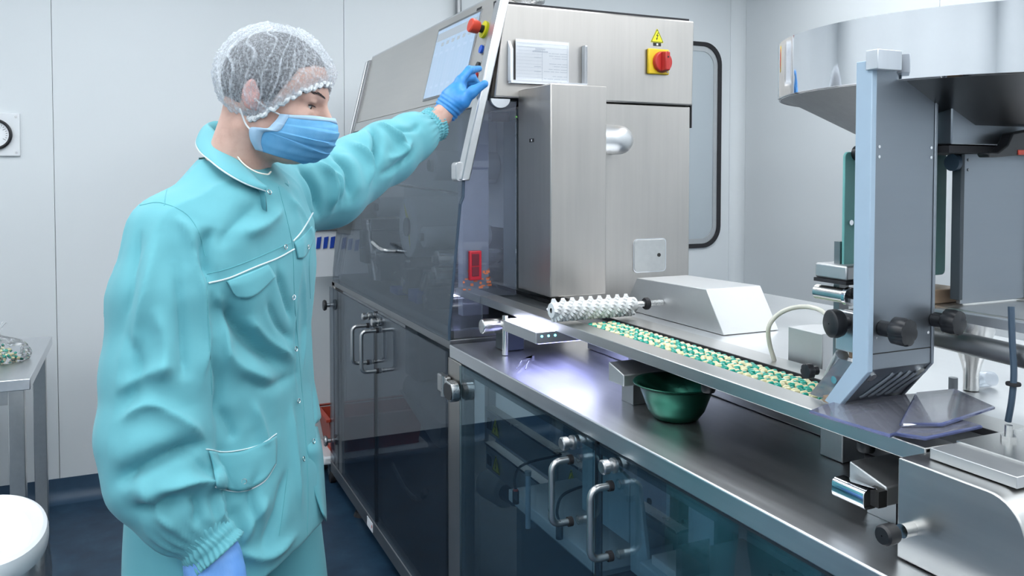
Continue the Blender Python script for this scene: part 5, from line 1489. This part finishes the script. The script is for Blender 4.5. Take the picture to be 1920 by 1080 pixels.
for crs, amp, wd in FOLDS:
    P_ = []
    for u, v_ in spline([np.array(c) for c in crs], 30):
        h_ = proj(u, v_)
        if h_ is not None: P_.append(h_)
    if len(P_) < 3: continue
    P_ = np.array(P_)
    box = (cvv > P_.min(0) - 3 * wd).all(1) & (cvv < P_.max(0) + 3 * wd).all(1)
    ii = np.nonzero(box)[0]
    D = np.linalg.norm(cvv[ii][:, None] - P_[None], axis=2)
    kmin = D.argmin(1); d = D[np.arange(len(ii)), kmin]; t = kmin / (len(P_) - 1)
    taper = np.clip(np.minimum(t, 1 - t) / .22, .12, 1)
    facing = np.clip(((CAM - cvv[ii]) / np.linalg.norm(CAM - cvv[ii], axis=1)[:, None] * nrmv[ii]).sum(1) + .25, 0, 1)
    disp[ii] += 3.6 * amp * taper * facing * (np.exp(-(d / (.75 * wd)) ** 1.25) - .40 * np.exp(-(d / (2.0 * wd)) ** 2))
disp += .0022 * snoise(cvv * np.array([1, 1, .45]), 26, 4, 3) + .0030 * snoise(cvv * np.array([1, 1, .5]), 11, 9, 2)
def ridged(P, scale, seed, stretch):
    w0 = snoise(P * stretch, scale * .45, seed, 2)
    ph = (P * stretch) @ np.random.default_rng(seed + 1).normal(size=3) * scale + 2.6 * w0
    return (1 - np.abs(np.sin(ph))) ** 2.2 - .35
mod = np.clip(snoise(cvv, 7, 31, 1) + .35, 0, 1)
disp += .0045 * mod * ridged(cvv, 12, 12, np.array([1, 1, .22])) + .0030 * np.clip(.8 - mod, 0, 1) * ridged(cvv, 15, 44, np.array([.8, .8, .45]))
# gathers at the elastic cuffs
for cuff, axis_from in ((sleeveR[-1][0], sleeveR[-2][0]), (sleeveL[-1][0], sleeveL[-2][0])):
    ax_ = (cuff - axis_from) / np.linalg.norm(cuff - axis_from)
    r = cvv - cuff; h_ = r @ ax_; rad = r - h_[:, None] * ax_
    near = np.exp(-(np.clip(-h_ - .01, 0, 1) / .035) ** 2) * (np.linalg.norm(rad, axis=1) < .09) * (h_ > -.10) * (h_ < .06)
    a0 = np.cross(ax_, [0, 0, 1]); a0 /= np.linalg.norm(a0); b0_ = np.cross(ax_, a0)
    ang = np.arctan2(rad @ b0_, rad @ a0)
    disp += near * .0035 * np.sin(ang * 17 + 2 * np.sin(ang * 3)) * np.clip(-h_ / .02 + .3, 0, 1)
cvv = cvv + nrmv * disp[:, None]
cvv = relax(cvv, cq, 1, .35)
coat = mesh_from(cvv, cq, 'coat', 'coat_cloth', W_, label='teal buttoned work coat with white piping')
bt = bvh_of(cvv, cq)
def surf_poly(crs, lift=.001, n=6):
    P_ = [proj(u, v_, lift=lift) for u, v_ in spline([np.array(c, float) for c in crs], n)]
    return [p for p in P_ if p is not None]
def piping(crs, r=.0016, mat='coat_piping', nm='piping', lift=.001):
    P_ = surf_poly(crs, lift)
    if len(P_) > 2: MB().tube(P_, r, 6).build(nm, mat, coat)
piping([(390, 531), (430, 521), (480, 500), (520, 484), (551, 467)])
piping([(549, 452), (562, 438), (575, 418), (586, 399)])
piping([(404, 912), (425, 919), (449, 921), (475, 915), (497, 900), (516, 870)])
piping([(386, 842), (420, 847), (460, 842), (490, 832), (518, 813)], .0011)
for seam in ([(262, 385), (300, 380), (345, 398), (370, 430), (385, 480)], [(375, 292), (340, 320), (315, 350), (308, 385)], [(522, 350), (540, 420), (549, 470), (552, 560), (560, 660), (570, 780), (577, 900), (576, 1005)],
             [(387, 520), (393, 640), (397, 740)], [(388, 514), (430, 503), (480, 484), (545, 455)], [(595, 420), (580, 480), (582, 560)], [(540, 880), (530, 960), (523, 1005)]):
    piping(seam, .0008, 'coat_seam', 'seam', .0002)
# pocket flaps: a patch of cloth lying on the coat, a little proud
def flap(outline, lift=.004, nm='pocket_flap'):
    top, bot = outline
    nt_ = 12
    T = spline([np.array(c, float) for c in top], max(2, 24 // (len(top) - 1))); B = spline([np.array(c, float) for c in bot], max(2, 24 // (len(bot) - 1)))
    rows = []
    for f in np.linspace(0, 1, nt_):
        row = []
        for j in range(25):
            a = T[round(j * (len(T) - 1) / 24)]; b = B[round(j * (len(B) - 1) / 24)]
            p = a + (b - a) * f
            h_ = proj(p[0], p[1], lift=lift * (.25 + .75 * min(1, f * 3)))
            row.append(h_)
        if all(r is not None for r in row): rows.append(row)
    if len(rows) < 3: return
    o = MB().grid(rows).build(nm, 'coat_cloth', coat, angle=180)
    s_ = o.modifiers.new('thickness', 'SOLIDIFY'); s_.thickness = .003; s_.offset = -1
    return o
flap(([(424, 528), (460, 514), (500, 497)], [(435, 546), (448, 556), (474, 554), (512, 519)]))
flap(([(551, 455), (570, 440), (585, 423)], [(557, 484), (568, 482), (580, 462), (587, 440)]))
flap(([(390, 846), (420, 849), (460, 844), (516, 818)], [(404, 911), (449, 919), (490, 904), (514, 868)]), .003, 'pocket_band')
def snap(u, v_):
    c = proj(u, v_, lift=.002)
    if c is None: return
    r = ray(u, v_); r /= np.linalg.norm(r)
    hit = bt.ray_cast(Vector(CAM), Vector(r)); n_ = np.array(hit[1])
    c = c + n_ * .003
    a0 = np.cross(n_, [0, 0, 1]); a0 /= np.linalg.norm(a0); b0_ = np.cross(n_, a0)
    MB().tube([c + .0044 * (math.cos(a) * a0 + math.sin(a) * b0_) for a in np.linspace(0, 2 * math.pi, 16, endpoint=False)], .0009, 6, closed=True).build('snap_button', 'steel_plain', coat)
for u, v_ in ((502, 362), (532, 463), (547, 557), (551, 655), (556, 752), (584, 828), (565, 861), (456, 902), (472, 539), (574, 463)):
    snap(u, v_)
# cuffs: gathered elastic bands
def cuff(c, prev, r, L, nm='cuff'):
    ax_ = (c - prev) / np.linalg.norm(c - prev); a0 = np.cross(ax_, [0, 0, 1]); a0 /= np.linalg.norm(a0); b0_ = np.cross(ax_, a0)
    rows = []
    for i, f in enumerate(np.linspace(0, 1, 15)):
        rr_ = r * (1.05 - .04 * math.sin(f * math.pi)) + .0015 * math.sin(f * math.pi * 5)
        rows.append([c + ax_ * (L * (f - .35)) + (rr_ + .0019 * math.sin(k * 2 * math.pi / 160 * 34 + 1.5 * math.sin(f * 7 + k * .11)) + (.002 if f > .93 else 0)) * (math.cos(2 * math.pi * k / 160) * a0 + math.sin(2 * math.pi * k / 160) * b0_) for k in range(160)])
    rows.append([c + ax_ * L * .62 + r * .80 * (math.cos(2 * math.pi * k / 160) * a0 + math.sin(2 * math.pi * k / 160) * b0_) for k in range(160)])
    MB().grid(rows, closed=True).build(nm, 'coat_cloth', coat, angle=180)
cuff(at(386, 1012, d=1.385), sleeveR[-2][0], .046, .050)
cuff(at(804, 239, d=2.24), sleeveL[-2][0], .044, .038)
# collar: a folded leaf running round the neck with piped edge
cu = [(498, 350, 1.505), (482, 336, 1.515), (458, 312, 1.53), (436, 288, 1.555), (416, 262, 1.585), (398, 242, 1.62), (390, 233, 1.655), (405, 228, 1.69), (432, 236, 1.70), (470, 270, 1.69), (500, 305, 1.665), (513, 330, 1.63), (520, 345, 1.60)]
cl_ = [(499, 358, 1.497), (462, 345, 1.485), (425, 325, 1.485), (396, 303, 1.510), (374, 283, 1.555), (368, 265, 1.61), (378, 250, 1.68), (402, 246, 1.73), (440, 262, 1.735), (490, 295, 1.725), (520, 320, 1.68), (538, 338, 1.645), (541, 352, 1.615)]
U3 = np.array(spline([at(u, v_, d=d) for u, v_, d in cu], 8)); L3 = np.array(spline([at(u, v_, d=d) for u, v_, d in cl_], 8))
cen = NB
rows = []
for f in np.linspace(0, 1, 12):
    P_ = U3 + (L3 - U3) * f
    o_ = P_ - np.array([cen[0], cen[1], 0]); o_[:, 2] = 0; o_ /= np.linalg.norm(o_, axis=1)[:, None]
    P_ = P_ + o_ * (.010 * math.sin(f * math.pi) ** .8)[..., None] if False else P_ + o_ * (.005 * math.sin(f * math.pi)) + np.array([0, 0, .003 * math.sin(f * math.pi)])
    rows.append(list(P_))
stand = U3 + np.array([0, 0, -.045])
o_ = stand - cen; o_[:, 2] = 0; o_ /= np.linalg.norm(o_, axis=1)[:, None]
rows = [list(stand + o_ * .004), list(U3 + np.array([0, 0, -.012]) + o_ * -.002)] + rows
cl = MB().grid(rows).build('collar', 'coat_cloth', coat, angle=180)
s_ = cl.modifiers.new('thickness', 'SOLIDIFY'); s_.thickness = .0028; s_.offset = 0
MB().tube(list(L3), .0017, 6).build('piping', 'coat_piping', cl)
# neck cord
nc = [H(*p) for p in ()]
MB().tube(spline([at(430, 262, d=1.56), at(450, 300, d=1.535), at(475, 320, d=1.525), at(500, 327, d=1.53), at(508, 322, d=1.55)], 6), .0016, 6).build('neck_cord', 'hose_clear', W_)
# left front panel hanging open
pn = [[(574, 800), (588, 798), (596, 800)], [(578, 838), (592, 836), (604, 838)], [(580, 868), (593, 868), (607, 868)], [(585, 900), (598, 902), (609, 905)], [(597, 938), (604, 942), (612, 948)], [(608, 966), (610, 970), (613, 977)]]
rows = [[at(u, v_, d=1.612 + .022 * j + (.05 if i == 0 else 0)) for j, (u, v_) in enumerate(r)] for i, r in enumerate(pn)]
rows = [list(r) for r in spline([np.array(r).ravel() for r in rows], 4)]
rows = [[np.array(r[0:3]), np.array(r[3:6]), np.array(r[6:9])] for r in rows]
o = MB().grid(rows).build('front_panel', 'coat_cloth', coat, angle=180)
s_ = o.modifiers.new('thickness', 'SOLIDIFY'); s_.thickness = .003
# --- trousers and shoes
def f_leg(X, Y, Z):
    f = None
    for s_, q1 in ((1, .04), (-1, -.02)):
        hip, kn, an = bodyP(.095 * s_, .0, .86), bodyP(.10 * s_, .03 + q1, .48), bodyP(.11 * s_, q1, .07)
        g_ = chain(X, Y, Z, [(hip, .115), (kn, .088), (an, .072)], .02)
        f = g_ if f is None else smin(f, g_, .012)
    f = smin(f, ell(X, Y, Z, bodyP(0, 0, .88), (.12, .12, .10)), .03)
    return smax(f, .045 - Z, .004)
v_, q_ = surface_nets(f_leg, (C0[0] - .36, C0[1] - .36, .02), (C0[0] + .36, C0[1] + .36, 1.02), .011)
v_ = relax(v_, q_, 2)
n_ = vnormals(v_, q_)
v_ = v_ + n_ * (.005 * snoise(v_ * np.array([1, 1, .35]), 22, 3, 2))[:, None]
mesh_from(v_, q_, 'trousers', 'coat_cloth', W_)
for s_, q1 in ((1, .04), (-1, -.02)):
    def f_shoe(X, Y, Z, s_=s_, q1=q1):
        a = bodyP(.11 * s_, q1 - .03, .045); b = bodyP(.12 * s_, q1 + .15, .032)
        f = cap(X, Y, Z, a, b, .046, .040)
        return smax(f, .001 - Z, .004)
    c = bodyP(.11 * s_, q1 + .06, .05)
    v_, q_ = surface_nets(f_shoe, c - np.array([.2, .2, .06]), c + np.array([.2, .2, .08]), .006)
    mesh_from(relax(v_, q_, 1), q_, 'shoe', 'white_plastic', W_)
# --- left hand: bare wrist, glove, five fingers on the panel edge
wrA, wrB = at(797, 246, d=2.225), at(836, 207, d=2.262)
def f_wrist(X, Y, Z): return cap(X, Y, Z, wrA, at(850, 196, d=2.265), .030, .029)
v_, q_ = surface_nets(f_wrist, wrA - .08, wrB + .10, .004)
mesh_from(relax(v_, q_, 1), q_, 'wrist', 'skin', W_)
def pix(u, v_, y): return at(u, v_, y=y)
k_idx = at(862, 152, d=2.262); pip_i = at(880, 131, d=2.285); tip_i = at(898, 129, d=2.335)
palm = at(856, 182, d=2.262)
th0, th1, th2 = at(868, 190, d=2.235), at(886, 172, d=2.225), at(909, 157, d=2.222)
k_mid = at(866, 148, d=2.285); k_rng = at(868, 150, d=2.305); k_pnk = at(868, 156, d=2.322)
def f_hand(X, Y, Z):
    f = chain(X, Y, Z, [(at(838, 206, d=2.262), .033), (at(850, 189, d=2.265), .036), (palm, .034)], .012)
    f = smin(f, cap(X, Y, Z, at(846, 188, d=2.28), at(862, 160, d=2.295), .026, .020), .014)
    f = smin(f, cap(X, Y, Z, at(852, 190, d=2.262), k_idx, .026, .0135), .016)
    f = smin(f, chain(X, Y, Z, [(at(850, 198, d=2.245), .024), (th0, .0185), (th1, .0135), (th2, .0105)], .010), .016)
    f = smin(f, chain(X, Y, Z, [(k_idx, .0130), (pip_i, .0110), (tip_i, .0090)], .006), .006)
    f = smin(f, chain(X, Y, Z, [(k_mid, .0130), (at(885, 145, d=2.315), .0115), (at(896, 158, d=2.345), .0095)], .006), .005)
    f = smin(f, chain(X, Y, Z, [(k_rng, .0125), (at(884, 156, d=2.33), .011), (at(892, 170, d=2.355), .009)], .006), .004)
    f = smin(f, chain(X, Y, Z, [(k_pnk, .0115), (at(880, 168, d=2.34), .0095), (at(887, 180, d=2.36), .008)], .006), .004)
    # rolled glove opening
    f = smin(f, cap(X, Y, Z, at(829, 192, d=2.255), at(846, 218, d=2.255), .012, .012), .012)
    return f
v_, q_ = surface_nets(f_hand, palm - .13, palm + .15, .0027)
v_ = relax(v_, q_, 1); n_ = vnormals(v_, q_)
ax_ = (palm - wrB) / np.linalg.norm(palm - wrB); h_ = (v_ - wrB) @ ax_
v_ = v_ + n_ * (.0009 * snoise(v_, 150, 2, 2) + .0016 * np.exp(-((h_ - .004) / .022) ** 2) * np.sin(h_ * 620 + 3 * snoise(v_, 40, 6, 1)))[:, None]
mesh_from(v_, q_, 'glove', 'glove_nitrile', W_, label='blue nitrile glove on the raised left hand')
# --- right hand hanging at his side, gloved
g0 = at(392, 1020, d=1.385)
def f_hand2(X, Y, Z):
    f = chain(X, Y, Z, [(g0, .036), (at(398, 1048, d=1.385), .043), (at(404, 1090, d=1.385), .046), (at(408, 1140, d=1.385), .042)], .015)
    for k, (du, dd, L) in enumerate(((28, -.005, 92), (12, -.022, 104), (-4, -.026, 98), (-20, -.018, 80))):
        b = at(406 + du, 1138, d=1.385 + dd + .012)
        f = smin(f, chain(X, Y, Z, [(b, .013), (at(412 + du * 1.05, 1138 + L * .45, d=1.385 + dd), .0115), (at(408 + du * .9, 1138 + L * .92, d=1.39 + dd + .02), .009)], .006), .005)
    f = smin(f, chain(X, Y, Z, [(at(428, 1070, d=1.375), .022), (at(446, 1115, d=1.37), .0145), (at(448, 1165, d=1.37), .0105)], .008), .014)
    return f
v_, q_ = surface_nets(f_hand2, at(405, 1120, d=1.385) - .17, at(405, 1120, d=1.385) + .17, .0034)
v_ = relax(v_, q_, 1); n_ = vnormals(v_, q_)
v_ = v_ + n_ * (.0016 * snoise(v_ * np.array([1, 1, 1.8]), 75, 2, 3))[:, None]
mesh_from(v_, q_, 'glove', 'glove_pale', W_, label='pale blue wrinkled glove on the lowered right hand')
